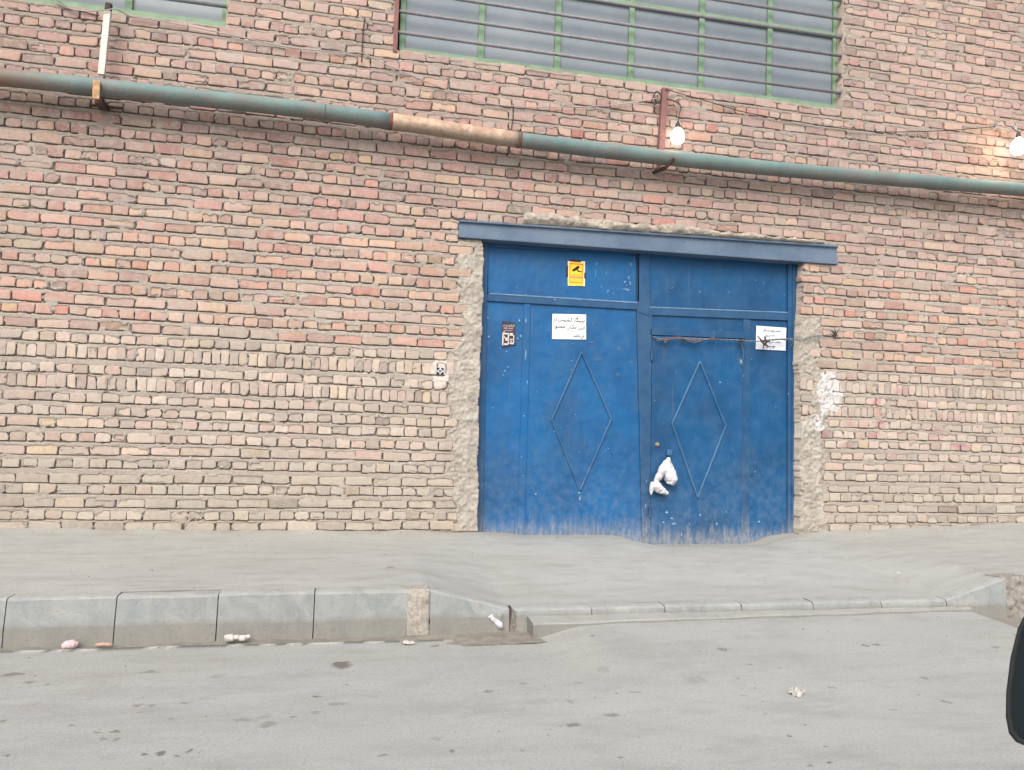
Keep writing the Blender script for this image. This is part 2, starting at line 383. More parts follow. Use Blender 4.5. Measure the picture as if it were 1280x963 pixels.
Z = np.where(ingut, np.where(Y > -2.16, -.345, Z), Z)
road = mk('road', np.stack([X, Yk, Z], -1).reshape(-1, 3), Fc, M_ROAD, org=(0, -6, -.3), smooth=True); meta(road, kind='structure')
# the gutter between kerb and road
X, Y, Fc = grid(np.arange(-20, 20, .03), np.arange(-2.42, -2.09, .02))
Z = -.309+.005*fbm(X*9, Y*14, 2)+.006*fbm(X*2, Y*2, 7)+np.interp(X, [.3, 1.1, 1.2], [0, .012, .012])
Z = np.where((X > 1.3) & (X < 4.6), -.36, Z)
gut = mk('gutter', np.stack([X, Y, Z], -1).reshape(-1, 3), Fc, M_GUTTER, org=(0, -2.2, -.3), smooth=True); meta(gut, kind='structure')
base = MB().box(-80, 80, -80, 60, -2.0, -.42).build('ground', M_PAVE); meta(base, kind='structure')

# kerb: one stone per joint seen in the photo
kerb = bpy.data.objects.new('kerb', None); link(kerb, None, (0, -2.1, -.3)); meta(kerb, kind='structure')
def kerb_stone(x0, x1, name='kerb_stone', mat=None, low=False):
    n = max(2, int((x1-x0)/.03)); V = []; g = .003; jy = rnd.uniform(-.004, .004); jz = rnd.uniform(-.004, .004)
    xsn = np.linspace(x0+g, x1-g, n)
    prof = []
    for xx in xsn:
        zt = float(kerb_top(xx))+.004+jz
        c = .015
        foot = -.38
        pf = [(-2.005, zt-.05), (-2.005, zt), (-2.085, zt+.001), (-2.118, zt-.003), (-2.130, zt-c), (-2.150, -.20) if zt > -.14 else (-2.136, zt-c-.02), (-2.160, foot)]
        prof.append([(xx, a+jy+.0018*math.sin(xx*31+i), b+.0015*math.sin(xx*23+2*i)) for i, (a, b) in enumerate(pf)])
    k = 7; Vv = [p for r in prof for p in r]; Ff = []
    for i in range(n-1):
        for j in range(k-1): Ff.append((i*k+j, i*k+j+1, (i+1)*k+j+1, (i+1)*k+j))
    Ff.append(tuple(range(k))); Ff.append(tuple((n-1)*k+j for j in reversed(range(k))))
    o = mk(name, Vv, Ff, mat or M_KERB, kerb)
    return o
jl = [-4.30, -3.72, -3.09, -2.46, -1.85, -1.275, -.715, -.155, .415]
for a, b in zip(jl, jl[1:]): kerb_stone(a, b)
kerb_stone(.555, 1.075)
jw = [1.095, 1.63, 2.15, 2.72, 3.27, 3.82, 4.37]
for a, b in zip(jw, jw[1:]): kerb_stone(a, b)
kerb_stone(4.375, 4.89); 
for a in range(9): kerb_stone(5.06+a*.56, 5.06+(a+1)*.56)
# pale low ledge of concrete between the dropped kerb and the road
xsn = np.linspace(1.19, 4.55, 90); V = []
for xx in xsn:
    w_ = float(np.interp(xx, [1.19, 1.7, 3.0, 4.55], [.17, .14, .09, .04]))+.006*math.sin(xx*13); zz = -.205+.002*math.sin(xx*7)
    V += [(xx, -2.13, zz), (xx, -2.14-w_*.9, zz-.006), (xx, -2.142-w_, zz-.014), (xx, -2.150-w_, -.36), (xx, -2.13, -.36)]
Ff = [(i*5+j, i*5+j+1, (i+1)*5+j+1, (i+1)*5+j) for i in range(89) for j in range(4)]+[(0, 1, 2, 3, 4), tuple(89*5+j for j in (4, 3, 2, 1, 0))]
mk('kerb_ledge', V, Ff, M_KERB, kerb)
def rubble(name, x0, x1, mat, amp=.02, z1=None):
    X, T, Ff = grid(np.linspace(x0, x1, 16), np.linspace(0, 1, 30))
    zt = kerb_top(X)+.006 if z1 is None else np.full_like(X, z1)
    Yy = np.where(T < .25, -2.0-.13*T/.25, -2.135-.03*(T-.25)/.75); Zz = np.where(T < .25, zt, zt-(T-.25)/.75*(.36+zt*1))
    X = X+np.where((X < x0+.001) | (X > x1-.001), .022*fbm(T*9, X*7, 5, 3), 0)
    nn = fbm(X*26, (T*.4)*26, 3)*amp+fbm(X*70, T*28, 5)*amp*.5
    return mk(name, np.stack([X, Yy-nn*.9-.001+.02*(np.abs(X-(x0+x1)/2)/(x1-x0)*2)**6, Zz+nn*.3*(T < .3)], -1).reshape(-1, 3), Ff, mat, kerb)
rubble('rough_mortar_joint', .395, .56, M_RUBBLE, .016)
rubble('rough_mortar_joint', 4.87, 5.08, plain('grey_rubble', lin((148, 144, 138)), .95, .3, 40, .008), .03)
b = MB(); b.add([(1.072, -2.158, -.32), (1.112, -2.158, -.32), (1.105, -2.15, -.165), (1.09, -2.15, -.165), (1.068, -2.10, -.30), (1.125, -2.10, -.30), (1.105, -2.10, -.165), (1.09, -2.10, -.165)],
    [(0,1,2,3),(1,5,6,2),(4,0,3,7),(3,2,6,7)]); b.build('broken_joint', M_RUBBLE_D, kerb)

# ------------------------------------------------------------------ BRICK WALL
rows_px = [656.8,643,627.4,610.6,597,578.7,562.5,546.7,529,514,497.4,478,461,439.3,421.8,405.7,388.9,373.7,357.6,340.8]
kinds = 'SHSHSHSHHHHXHXHSHSHS'
rows = [( -.035, .085, 'S')]
zc = [W((100.8, v))[2] for v in rows_px]
for z, k in zip(zc, kinds): rows.append((z, .083 if k != 'X' else .118, k))
z = zc[-1]+.112; k = 'H'
while z < 7.4:
    rows.append((z, .083, k)); z += .1115; k = 'S' if k == 'H' else 'H'
gate_LX = [(-.3, 1.26), (0, W((597.5, 664))[0]), (.4, W((597, 620))[0]), (1.0, W((597.5, 540))[0]), (1.5, W((600, 470))[0]), (2.0, W((603, 400))[0]), (2.5, W((605, 335))[0]), (2.62, W((605, 322))[0]), (2.75, W((603, 300))[0]), (3.0, W((603, 285))[0])]
gate_RX = [(-.3, 4.62), (0, W((999, 664))[0]), (1.0, W((1000, 550))[0]), (1.9, W((998, 430))[0]), (2.2, W((1001, 395))[0]), (2.75, W((1004, 334))[0]), (3.0, W((1004, 334))[0])]
def gl(z): return np.interp(z, [a for a, _ in gate_LX], [b for _, b in gate_LX])+.012*fbm(z*9, z*0+3, 1)
def gr(z): return np.interp(z, [a for a, _ in gate_RX], [b for _, b in gate_RX])+.012*fbm(z*8, z*0+7, 2)
LTL, LTR, LBR, LBL = W((574, 275), -.02), W((1048, 307), -.02), W((1048, 331), -.02), W((574, 297), -.02)
LX0, LX1 = .94, 4.92
def lint_top(x): return np.interp(x, [LX0, LX1], [LTL[2], LTR[2]])
def lint_bot(x): return np.interp(x, [LX0, LX1], [LBL[2], LBR[2]])
WIN = [(.30, 4.96, 4.455, 6.75), (-4.9, -1.205, 4.47, 6.75)]      # the two window openings
def opening_depth(x, z):               # >0 inside an opening (metres to its edge)
    d = np.minimum(np.minimum(x-gl(z), gr(z)-x), lint_bot(x)-z+.02)
    l = np.minimum(np.minimum(x-LX0, LX1-x), np.minimum(z-lint_bot(x)+.0, lint_top(x)-z))
    d = np.maximum(d, l)
    for (a, b_, c_, e) in WIN:
        j = .006*fbm(x*11+z*11, z*7, 3)
        d = np.maximum(d, np.minimum(np.minimum(x-a, b_-x), np.minimum(z-c_, e-z))+j)
    return d
# areas rendered over with rough mortar (no brick shows)
def plaster(x, z):
    n = .065*fbm(x*5, z*5, 5, 2)+.04*fbm(x*17, z*17, 6, 2)
    lw = np.interp(z, [0, .5, 1.0, 1.55, 1.9, 2.3, 2.60, 2.66], [.20, .22, .25, .27, .21, .20, .21, -.2])
    m = np.maximum(0, 1)*0+((gl(z)-x < lw+n) & (x < 2.9) & (z < 2.62+n*.5))
    rw = np.interp(z, [0, .3, .6, .95, 1.15, 1.3, 1.45, 1.6, 1.8, 2.1, 2.2, 2.26, 3], [.30, .25, .22, .24, .28, .36, .38, .36, .16, .24, .20, -.2, -.2])
    rin = np.interp(z, [0, .25, .35, .42, .5, 1.1, 1.18, 1.62, 1.72, 3], [-.1, -.1, .0, .10, -.1, -.1, .15, .16, -.1, -.1])
    m = m | ((x-gr(z) < rw+n) & (x-gr(z) > rin+n*.4) & (x > 2.9))
    return m
xw0, xw1, zw1 = -3.35, 7.75, 6.35
STEP = .0075
xs = np.concatenate([np.arange(-6.5, xw0, .05), np.arange(xw0, xw1, STEP), np.arange(xw1, 11.5, .05)])
zs = np.concatenate([np.arange(-.12, zw1, STEP), np.arange(zw1, 7.5, .05)])
X, Zg, Fc = grid(xs, zs)
H = .0055+.006*fbm(X*7, Zg*7, 0)+.011*fbm(X*30, Zg*30, 3)+.009*fbm(X*66, Zg*66, 6, 2)
rough = fbm(X*19, Zg*19, 8)
smear = fbm(X*6.5, Zg*11, 9, 3)
trn = fbm(X*13, Zg*13, 12)
PL = plaster(X, Zg)
OD = opening_depth(X, Zg)

def mixc(a, b, t): return tuple(a[i]*(1-t)+b[i]*t for i in range(3))
PAL_PINK = [(188,146,128),(180,132,116),(192,156,132),(196,164,134),(170,128,116),(186,140,118),(164,136,124),(150,124,116),(178,150,130),(196,160,140)]
PAL_RED = [(184,124,110),(188,134,118),(178,116,106),(194,156,124),(188,160,130),(198,162,128),(166,154,134),(190,142,118),(184,144,128),(196,158,126),(158,132,122)]
PAL_BEIGE = [(188,170,152),(190,172,156),(184,158,144),(192,168,150),(174,158,146),(190,158,146),(156,144,134),(186,164,134),(192,176,162),(182,156,142)]
PAL_DUST = [(176,162,144),(168,154,138),(182,166,146),(172,152,136),(164,152,138),(180,160,140)]
PAL_MAUVE = [(172,142,132),(160,130,124),(180,150,136),(186,158,138),(150,126,122),(176,134,124),(188,162,140)]
def brick_col(x, z, kind):
    if kind == 'X': pal = PAL_BEIGE
    elif z < .62: pal = PAL_DUST
    elif z < 1.70: pal = PAL_BEIGE
    elif rnd.random() < .12+max(0, 2.3-z)*.75: pal = PAL_BEIGE+PAL_DUST
    elif z < 2.75: pal = PAL_RED if x < 4.6 else PAL_RED+PAL_PINK+PAL_BEIGE[:3]
    else: pal = (PAL_PINK+PAL_RED[:3]) if (x < 3.5 and z < 4.3) else PAL_PINK+PAL_MAUVE*2
    c = rnd.choice(pal); mu = (184, 168, 156) if (kind == 'X' or z < 1.70) else (184, 154, 142) if z < 2.75 else (176, 150, 142)
    if z < .62: mu = (174, 164, 153)
    k_ = .60 if rnd.random() < .85 else .25
    c = lin(tuple(a*(1-k_)+m_*k_+d_ for a, m_, d_ in zip(c, mu, (-1, 4, 7)))); v = rnd.uniform(.86, 1.12)
    if rnd.random() < .05: v *= .75
    c = tuple(min(.9, a*v) for a in c)
    if 1.25 > z > .7 and x > 4.9 and rnd.random() < .0: c = lin((170, 110, 120))
    # soot and drips hanging in a band beneath the pipe
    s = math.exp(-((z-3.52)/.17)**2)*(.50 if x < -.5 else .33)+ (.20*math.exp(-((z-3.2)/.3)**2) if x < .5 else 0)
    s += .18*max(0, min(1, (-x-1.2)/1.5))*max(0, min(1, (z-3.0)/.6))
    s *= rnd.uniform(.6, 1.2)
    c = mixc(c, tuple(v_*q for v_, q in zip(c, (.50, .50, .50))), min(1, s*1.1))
    return c
NB = 22
ang = np.linspace(0, 2*np.pi, NB, endpoint=False)
BV = []; BF = []; BC = []; nb = 0
def rrect(w, h, r):
    # 22 points round a rounded rectangle, starting right and running anticlockwise
    pts = []
    per = []
    def seg(ax, az, bx, bz, n):
        for i in range(n): pts.append((ax+(bx-ax)*i/n, az+(bz-az)*i/n))
    def arc(cx, cz, a0, n):
        for i in range(n):
            a = a0+math.pi/2*i/n; pts.append((cx+r*math.cos(a), cz+r*math.sin(a)))
    seg(w, -h+r, w, h-r, 2); arc(w-r, h-r, 0, 2); seg(w-r, h, -w+r, h, 4+0); arc(-w+r, h-r, math.pi/2, 2)
    seg(-w, h-r, -w, -h+r, 2); arc(-w+r, -h+r, math.pi, 2); seg(-w+r, -h, w-r, -h, 4); arc(w-r, -h+r, 3*math.pi/2, 4-0)
    return np.array(pts[:NB])
def add_brick(cx, cz, w, h, kind):
    global nb
    w2, h2 = w/2, h/2
    jx = rnd.uniform(-.002, .002); jz = rnd.uniform(-.004, .004); jy = rnd.uniform(-.006, .006)
    cx += jx; cz += jz
    # --- opening / plaster tests on a few points
    tx = np.array([cx-w2*.9, cx, cx+w2*.9, cx, cx]); tz = np.array([cz, cz, cz, cz-h2*.8, cz+h2*.8])
    od = opening_depth(tx, tz)
    if od[1] > 0: return
    if (od > .012).any():                 # trim the brick to the jamb
        if od[0] > .012: x_new = cx-w2+min(w*.8, float(od[0])+.01+.05*w); w = cx+w2-x_new; cx = x_new+w/2; w2 = w/2
        elif od[2] > .012: x_new = cx+w2-min(w*.8, float(od[2])+.01+.05*w); w = x_new-(cx-w2); cx = x_new-w/2; w2 = w/2
        else: return
        if w < .035: return
    if bool(plaster(np.array([cx]), np.array([cz]))[0]): return
    depth = .03 if float(opening_depth(np.array([cx-w2-.03, cx+w2+.03]), np.array([cz, cz])).max()) < 0 else .16
    r = min(rnd.uniform(.003, .012) if rnd.random() < .75 else rnd.uniform(.012, .026), w2*.7, h2*.7)
    P = rrect(w2, h2, r)
    k1, k2, k3 = rnd.random()*6.28, rnd.random()*6.28, rnd.random()*6.28
    A = np.arctan2(P[:, 1]/h2, P[:, 0]/w2)
    wob = (.0012*np.sin(2*A+k1)+.0014*np.sin(5*A+k2)+.0016*np.sin(9*A+k3))+rs.normal(0, .0020, NB)
    if rnd.random() < .34:                # a knocked-off corner
        ca = rnd.choice([.8, 2.3, -.8, -2.3]); wob -= rnd.uniform(.006, .018)*np.exp(-((np.angle(np.exp(1j*(A-ca))))/.35)**2)
    nrm = P/np.maximum(1e-6, np.linalg.norm(P/np.array([w2, h2])**1, axis=1))[:, None]; nrm = nrm/np.linalg.norm(nrm, axis=1)[:, None]
    P = P+nrm*wob[:, None]
    rot = rnd.gauss(0, .010); cr, sr = math.cos(rot), math.sin(rot)
    tilt = rnd.uniform(-.03, .03); tilt2 = rnd.uniform(-.04, .04)
    def ring(inset, y):
        Q = P-nrm*inset; Qx = Q[:, 0]*cr-Q[:, 1]*sr; Qz = Q[:, 0]*sr+Q[:, 1]*cr
        return np.stack([cx+Qx, np.full(NB, y+jy)+Qx*tilt+Qz*tilt2, cz+Qz], 1)
    V = np.concatenate([ring(0, depth), ring(0, .004), ring(.0014, .0006), ring(.0045, -.0002), ring(min(w2, h2)*.55, -.0012), [[cx, jy-.0015, cz]]])
    V[NB*3:NB*4, 1] += rs.normal(0, .0008, NB)
    b0 = nb*(NB*5+1)
    BV.append(V)
    BC.append(np.tile(np.array(brick_col(cx, cz, kind)), (NB*5+1, 1)))
    nb += 1
    # --- mortar around it
    ix0 = np.searchsorted(xs, cx-w2-.045); ix1 = np.searchsorted(xs, cx+w2+.045)
    iz0 = np.searchsorted(zs, cz-h2-.04); iz1 = np.searchsorted(zs, cz+h2+.04)
    if ix1 <= ix0 or iz1 <= iz0: return
    sx = slice(ix0, ix1); sz = slice(iz0, iz1)
    x = X[sz, sx]-cx; z = Zg[sz, sx]-cz
    qx = np.abs(x)-w2+r; qz = np.abs(z)-h2+r
    sd = np.hypot(np.maximum(qx, 0), np.maximum(qz, 0))+np.minimum(np.maximum(qx, qz), 0)-r
    Hh = H[sz, sx]; n = trn[sz, sx]; s = smear[sz, sx]; g = rough[sz, sx]
    inside = sd < -.004
    # groove under the brick and on its sides where mortar has fallen out or was never struck
    below = (z < 0) & (np.abs(x) < w2+.008)
    gw = .0095+.004*n
    tr = (sd > -.006) & (sd < gw) & below & (z < -h2*.55) & (s < .42)
    Hh = np.where(tr, np.maximum(Hh, .034), Hh)
    side = (np.abs(z) < h2) & (sd > -.005) & (sd < .0075) & (g+s*.6 < .30)
    Hh = np.where(side, np.maximum(Hh, .034), Hh)
    # mortar carried up over the top arris
    topz = (z > 0) & (np.abs(x) < w2+.01) & (sd > -.009-.007*g) & (z > h2*.55)
    Hh = np.where(topz & (s > -.55), np.minimum(Hh, -.001-.005*np.abs(g)), Hh)
    Hh = np.where(inside & ~topz, .02, Hh)
    # blobs smeared on the face
    bl = inside & (s+.25*g > .22+.35*rnd.random()) & (sd > -.024)
    Hh = np.where(bl, -.003-.003*g, Hh)
    H[sz, sx] = Hh
for ri, (zc_, h, kind) in enumerate(rows):
    if kind == 'X': pitch, w = .0765, .0705
    elif kind == 'H': pitch, w = .1275, .1195
    else: pitch, w = .2450, .2335
    x = -6.4+rnd.uniform(0, pitch)
    while x < 11.3:
        ww = w*rnd.uniform(.93, 1.05); wob = .010*math.sin(x*.9+zc_*3)+.005*math.sin(x*2.3+zc_*7)
        if kind == 'S' and rnd.random() < .05: ww *= .5
        elif kind == 'H' and rnd.random() < .03: ww *= 1.9
        hh = h*(rnd.uniform(.91, 1.01) if kind == 'X' else rnd.uniform(.84, 1.0))
        add_brick(x+ww/2, zc_+wob*.6, ww, hh, kind)
        x += ww+(pitch-w)*rnd.uniform(.6, 1.5)
# plaster and ledges on the mortar sheet
pn = fbm(X*14, Zg*14, 4, 4)
H = np.where(PL, -.006-.016*pn-.010*fbm(X*36, Zg*36, 7, 2)-.012*fbm(X*4, Zg*4, 1, 2), H)
# the cement bed squeezed out over the lintel
up = Zg-lint_top(X); bx = (X > 1.55) & (X < 4.75)
bh = np.interp(X, [1.5, 1.75, 2.6, 3.6, 4.4, 4.7], [.09, .12, .11, .07, .05, .03])+.03*fbm(X*3, X*0, 2, 2)+.02*fbm(X*15, X*0, 5, 2)
bed = (up > -.004) & (up < bh) & bx
LB = np.where(bed, 1., 0.)
H = np.where(bed, -.030-.028*np.sin(np.clip(up/bh, 0, 1)*np.pi)-.024*fbm(X*6, Zg*14, 3, 4)-.010*fbm(X*40, Zg*40, 5, 2), H)
left_bed = (up > -.004) & (up < .06+.03*fbm(X*4, X*0, 8)) & (X > LX0-.02) & (X <= 1.55)
H = np.where(left_bed, .03+.02*pn, H)
sill = np.zeros_like(X, bool)
for (a, b_, c_, e) in WIN:
    sill |= (X > a-.02) & (X < b_+.03) & (Zg < c_+.01) & (Zg > c_-.030-.010*fbm(X*5, X*0, 4))
    sill |= (X > b_-.01) & (X < b_+.022+.014*rough) & (Zg > c_) & (Zg < e)
H = np.where(sill, .0-.010*pn, H)
# colours of the sheet
mc = np.empty(X.shape+(3,)); A = np.array(lin((180, 173, 165))); B = np.array(lin((164, 156, 149)))
f = np.clip(.5+.6*fbm(X*1.6, Zg*1.6, 10, 3), 0, 1)[..., None]; mc[:] = A*(1-f)+B*f
PLc = np.array(lin((190, 186, 178))); PLd = np.array(lin((164, 159, 152)))
f = np.clip(.45+.8*pn, 0, 1)[..., None]; mc = np.where(PL[..., None], PLc*f+PLd*(1-f), mc)
f = LB[..., None]; bc = np.array(lin((196, 188, 178))); mc = mc*(1-f)+f*bc*(.75+.35*np.clip(pn, -1, 1)[..., None])
hi = (Zg > 3.0)[..., None]; mc = np.where(hi & (f == 0), mc*np.array((.93, .90, .90)), mc)
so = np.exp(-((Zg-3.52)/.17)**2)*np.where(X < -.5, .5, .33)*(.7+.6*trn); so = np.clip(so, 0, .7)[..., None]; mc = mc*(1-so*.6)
# dust low down
dz = np.clip(1-(Zg-.02)/.25, 0, 1)[..., None]; mc = mc*(1-dz*.3)+np.array(lin((158, 148, 134)))*dz*.3
# white paint thrown on the right jamb
wp = W((1037, 492)); wd = np.hypot((X-wp[0])/.16, (Zg-wp[2])/.235)+.35*fbm(X*18, Zg*18, 2, 3)
wm = ((wd < .92) & (fbm(X*45, Zg*45, 5, 2) > -.45)) ; wp2 = W((1022, 530)); wd2 = np.hypot((X-wp2[0])/.12, (Zg-wp2[2])/.16)+.5*fbm(X*22, Zg*22, 4, 3)
wm2 = (wd2 < .6) & (fbm(X*50, Zg*50, 9, 2) > .0)
mc = np.where((wm | wm2)[..., None], np.array(lin((214, 214, 216))), mc)
H = np.where(wm & PL, H-.002, H)
# thin white ground behind the stencil mark on the left
sp = W((550, 466)); sdm = np.hypot((X-sp[0])/.075, (Zg-sp[2])/.135)+.4*fbm(X*25, Zg*25, 3, 3); sm = sdm < .95
mc = np.where(sm[..., None], np.array(lin((214, 208, 204))), mc)
# far grid (coarse) keeps the mortar behind the bricks
H = np.where((X < xw0) | (X > xw1) | (Zg > zw1), .014, H)
H = np.where(Zg < .03, np.maximum(H, .004), H)
# wrap into openings: one ring of cells turns the corner, the rest is cut
inside = OD > 0
H = np.where(inside, .17, H)
keep = (OD < .013)
fk = keep.reshape(-1)[Fc].all(1); Fk = Fc[fk]
Vall = np.stack([X, H, Zg], -1).reshape(-1, 3); Call = mc.reshape(-1, 3)
used = np.zeros(len(Vall), bool); used[Fk.ravel()] = True; remap = np.cumsum(used)-1
wall = empty('brick_wall', (2, 0, 0), 'weathered pinkish and beige brick factory wall with grey mortar, round the blue gate', 'wall')
morto = mk('mortar', Vall[used], remap[Fk], M_MORTAR, wall, org=(2, 0, 0), cols=Call[used])
# brick faces
tmpl = []
for rg in range(4):
    for k_ in range(NB): tmpl.append((rg*NB+k_, rg*NB+(k_+1) % NB, (rg+1)*NB+(k_+1) % NB, (rg+1)*NB+k_))
for k_ in range(0, NB, 1): tmpl.append((4*NB+k_, 4*NB+(k_+1) % NB, 5*NB, 5*NB))
tq = np.array([q for q in tmpl if q[2] != q[3]]); tt_ = np.array([q[:3] for q in tmpl if q[2] == q[3]])
NV = NB*5+1
BVa = np.concatenate(BV); BCa = np.concatenate(BC)
# splashes of dull pink paint on the bricks right of the gate
for (px, py, w_, h_, k_) in ((1096,503,.05,.07,.7),(1128,490,.10,.05,.55),(1100,527,.07,.10,.8),(1062,531,.06,.05,.6),(1092,545,.08,.04,.6),(1032,541,.05,.05,.5),(1172,543,.10,.05,.6),(1200,558,.10,.04,.9),(1058,556,.07,.03,.5),(1185,482,.08,.04,.5),(1150,510,.20,.05,.3),(1190,525,.20,.06,.3),(1112,568,.09,.04,.3)):
    q = W((px, py)); d = np.hypot((BVa[:, 0]-q[0])/w_, (BVa[:, 2]-q[2])/h_)+.5*fbm(BVa[:, 0]*30, BVa[:, 2]*30, 3, 2)
    m = (np.clip(1.3-d, 0, 1)*k_)[:, None]; BCa = BCa*(1-m)+np.array(lin((172, 108, 118)))*m
d = np.hypot((BVa[:, 0]-sp[0])/.075, (BVa[:, 2]-sp[2])/.135)+.4*fbm(BVa[:, 0]*25, BVa[:, 2]*25, 3, 3); m = (np.clip((1.05-d)*5, 0, 1)*.8)[:, None]; BCa = BCa*(1-m)+np.array(lin((214, 208, 204)))*m
d = np.hypot((BVa[:, 0]-wp[0])/.17, (BVa[:, 2]-wp[2])/.245)+.35*fbm(BVa[:, 0]*18, BVa[:, 2]*18, 2, 3); m = (np.clip((.95-d)*5, 0, 1)*.9)[:, None]; BCa = BCa*(1-m)+np.array(lin((214, 214, 216)))*m
idx = (np.arange(nb)*NV)[:, None, None]
FQ = (tq[None]+idx).reshape(-1, 4); FT = (tt_[None]+idx).reshape(-1, 3)
me = bpy.data.meshes.new('bricks'); L = BVa-np.array((2, 0, 0))
me.vertices.add(len(L)); me.vertices.foreach_set('co', L.astype(np.float32).ravel())
loops = np.concatenate([FQ.ravel(), FT.ravel()]).astype(np.int32); me.loops.add(len(loops)); me.loops.foreach_set('vertex_index', loops)
me.polygons.add(len(FQ)+len(FT))
me.polygons.foreach_set('loop_start', np.concatenate([np.arange(len(FQ))*4, len(FQ)*4+np.arange(len(FT))*3]).astype(np.int32))
me.polygons.foreach_set('loop_total', np.concatenate([np.full(len(FQ), 4), np.full(len(FT), 3)]).astype(np.int32))
me.update(calc_edges=True)
a = me.attributes.new('Col', 'FLOAT_COLOR', 'POINT'); cc = np.ones((len(L), 4), np.float32); cc[:, :3] = BCa; a.data.foreach_set('color', cc.ravel())
me.materials.append(M_BRICK); bo = bpy.data.objects.new('bricks', me); link(bo, wall, (2, 0, 0))
# the solid wall behind, and its plain continuation to both sides
M_CORE = plain('wall_core', lin((150, 134, 120)), .95, .2, 12, .01)
b = MB()
y0, y1 = .165, .50
b.box(-20, 1.22, y0, y1, -.4, 4.45); b.box(4.66, 24, y0, y1, -.4, 4.45); b.box(1.22, 4.66, y0, y1, 2.80, 4.45)
b.box(-20, -4.95, y0, y1, 4.45, 8.2); b.box(-1.19, .29, y0, y1, 4.45, 8.2); b.box(4.975, 24, y0, y1, 4.45, 8.2)
b.box(-4.95, -1.19, y0, y1, 6.77, 8.2); b.box(.29, 4.975, y0, y1, 6.77, 8.2)
b.box(-20, -6.5, .012, y0-.003, -.4, 7.48); b.box(11.45, 24, .012, y0-.003, -.4, 7.48); b.box(-20, 24, -.03, y0-.003, 7.49, 8.1)
b.build('wall_core', M_CORE, wall)
# dark room behind gate and glass
b = MB(); b.box(-20, 24, 5.9, 6.0, -.4, 8.2); b.box(-20, 24, .5, 6.0, 8.2, 8.3); b.build('inner_room', plain('room_plaster', (.12, .12, .12)), wall)

# steel lintel: a channel with its web set back between the flanges
def lx(x, f, y): return (x, y, float(lint_bot(x)+(lint_top(x)-lint_bot(x))*f))
prof = [(0, .15), (0, -.028), (.10, -.030), (.13, -.006), (.86, -.002), (.90, -.030), (1.0, -.030), (1.0, .15)]
V = []; n_ = 40
for i in range(n_+1):
    xx = LX0+(LX1-LX0)*i/n_
    for (f, y) in prof: V.append(lx(xx, f, y+.0015*math.sin(xx*5)))
Ff = []
for i in range(n_):
    for j in range(7): Ff.append((i*8+j, i*8+j+1, (i+1)*8+j+1, (i+1)*8+j))
Ff += [tuple(range(8)), tuple(n_*8+j for j in reversed(range(8)))]
mk('steel_lintel', V, Ff, M_LINTEL, wall, bevel=.002)

# windows
def window(x0, x1, z0, z1, mull, zrail, bar0, nbars):
    b = MB(); b.box(x0, x1, .118, .126, z0, z1)
    w = b.build('window', M_GLASS, wall)
    f = MB(); fw_ = .035
    f.box(x0, x1, .080, .116, z0+.0, z0+.072); f.box(x0, x0+.05, .088, .114, z0, z1); f.box(x1-.04, x1, .088, .114, z0, z1)
    for m in mull: f.box(m-.029, m+.029, .090, .112, z0+.01, z1-.01)
    for zr in zrail: f.box(x0+.01, x1-.01, .087, .110, zr-.026, zr+.026)
    f.build('window_frame', M_GREEN, w, bevel=.003)
    for i in range(nbars):
        zb = bar0-.042+.2005*i
        MB().tube([(x0-.03, .020, zb+.004), ((x0+x1)/2, .022, zb-.004), (x1+.01, .020, zb+.003)], .0165, 8).build('window_bar', M_BAR, w, smooth=True)
    return w
window(.325, 4.955, 4.462, 6.74, [1.105, 1.868, 2.635, 3.397, 4.170], [5.30, 6.10], 4.682, 10)
window(-4.89, -1.215, 4.475, 6.74, [-4.3, -3.55, -2.79, -2.03], [5.32, 6.10], 4.70, 10)
# brown steel angle standing against the left side of the big window, and its rubbed sill flecks
b = MB(); q0 = W((497, 68), -.01); b.box(q0[0]-.045, q0[0]-.004, -.012, .02, 4.44, 6.7); b.build('steel_angle', M_POST, wall, bevel=.002)

# ------------------------------------------------------------------ GAS PIPE
PY = -.17; PR = .072
pp = [W((-160, 80), PY), W((0, 96.5), PY), W((215, 119), PY), W((430, 143.5), PY), W((640, 174), PY), W((850, 199.5), PY), W((1060, 219.5), PY), W((1280, 237.5), PY), W((1400, 250), PY)]
cp = curve_pts(pp, 10)
def along(px):                          # height of the pipe axis at a given x
    xs_ = [p[0] for p in cp]; return float(np.interp(px, xs_, [p[2] for p in cp]))
pipe = empty('gas_pipe', (1.5, PY, 3.6), 'long weathered teal pipe running across the brick wall above the gate lintel', 'pipe')
def pseg(x0, x1, name, mat, r=PR):
    n = max(3, int((x1-x0)/.12)); P = [(x, PY, along(x)) for x in np.linspace(x0, x1, n)]
    MB().tube(P, r, 28).build(name, mat, pipe, smooth=True)
xa, xb = W((489, 155), PY)[0], W((645, 175), PY)[0]
pseg(pp[0][0], xa, 'painted_pipe', M_PIPE); pseg(xa, xb, 'bare_pipe', M_PIPE2, PR+.002); pseg(xb, pp[-1][0], 'painted_pipe', M_PIPE)
for xx, rr in ((xa, .086), (xb+.03, .085), (W((405, 140), PY)[0], .0815)):
    MB().tube([(xx-.018, PY, along(xx-.018)), (xx, PY, along(xx)), (xx+.018, PY, along(xx+.018))], [.072, rr-.007, .072], 28).build('weld_joint', M_RUST if rr > .082 else M_PIPE, pipe, smooth=True)

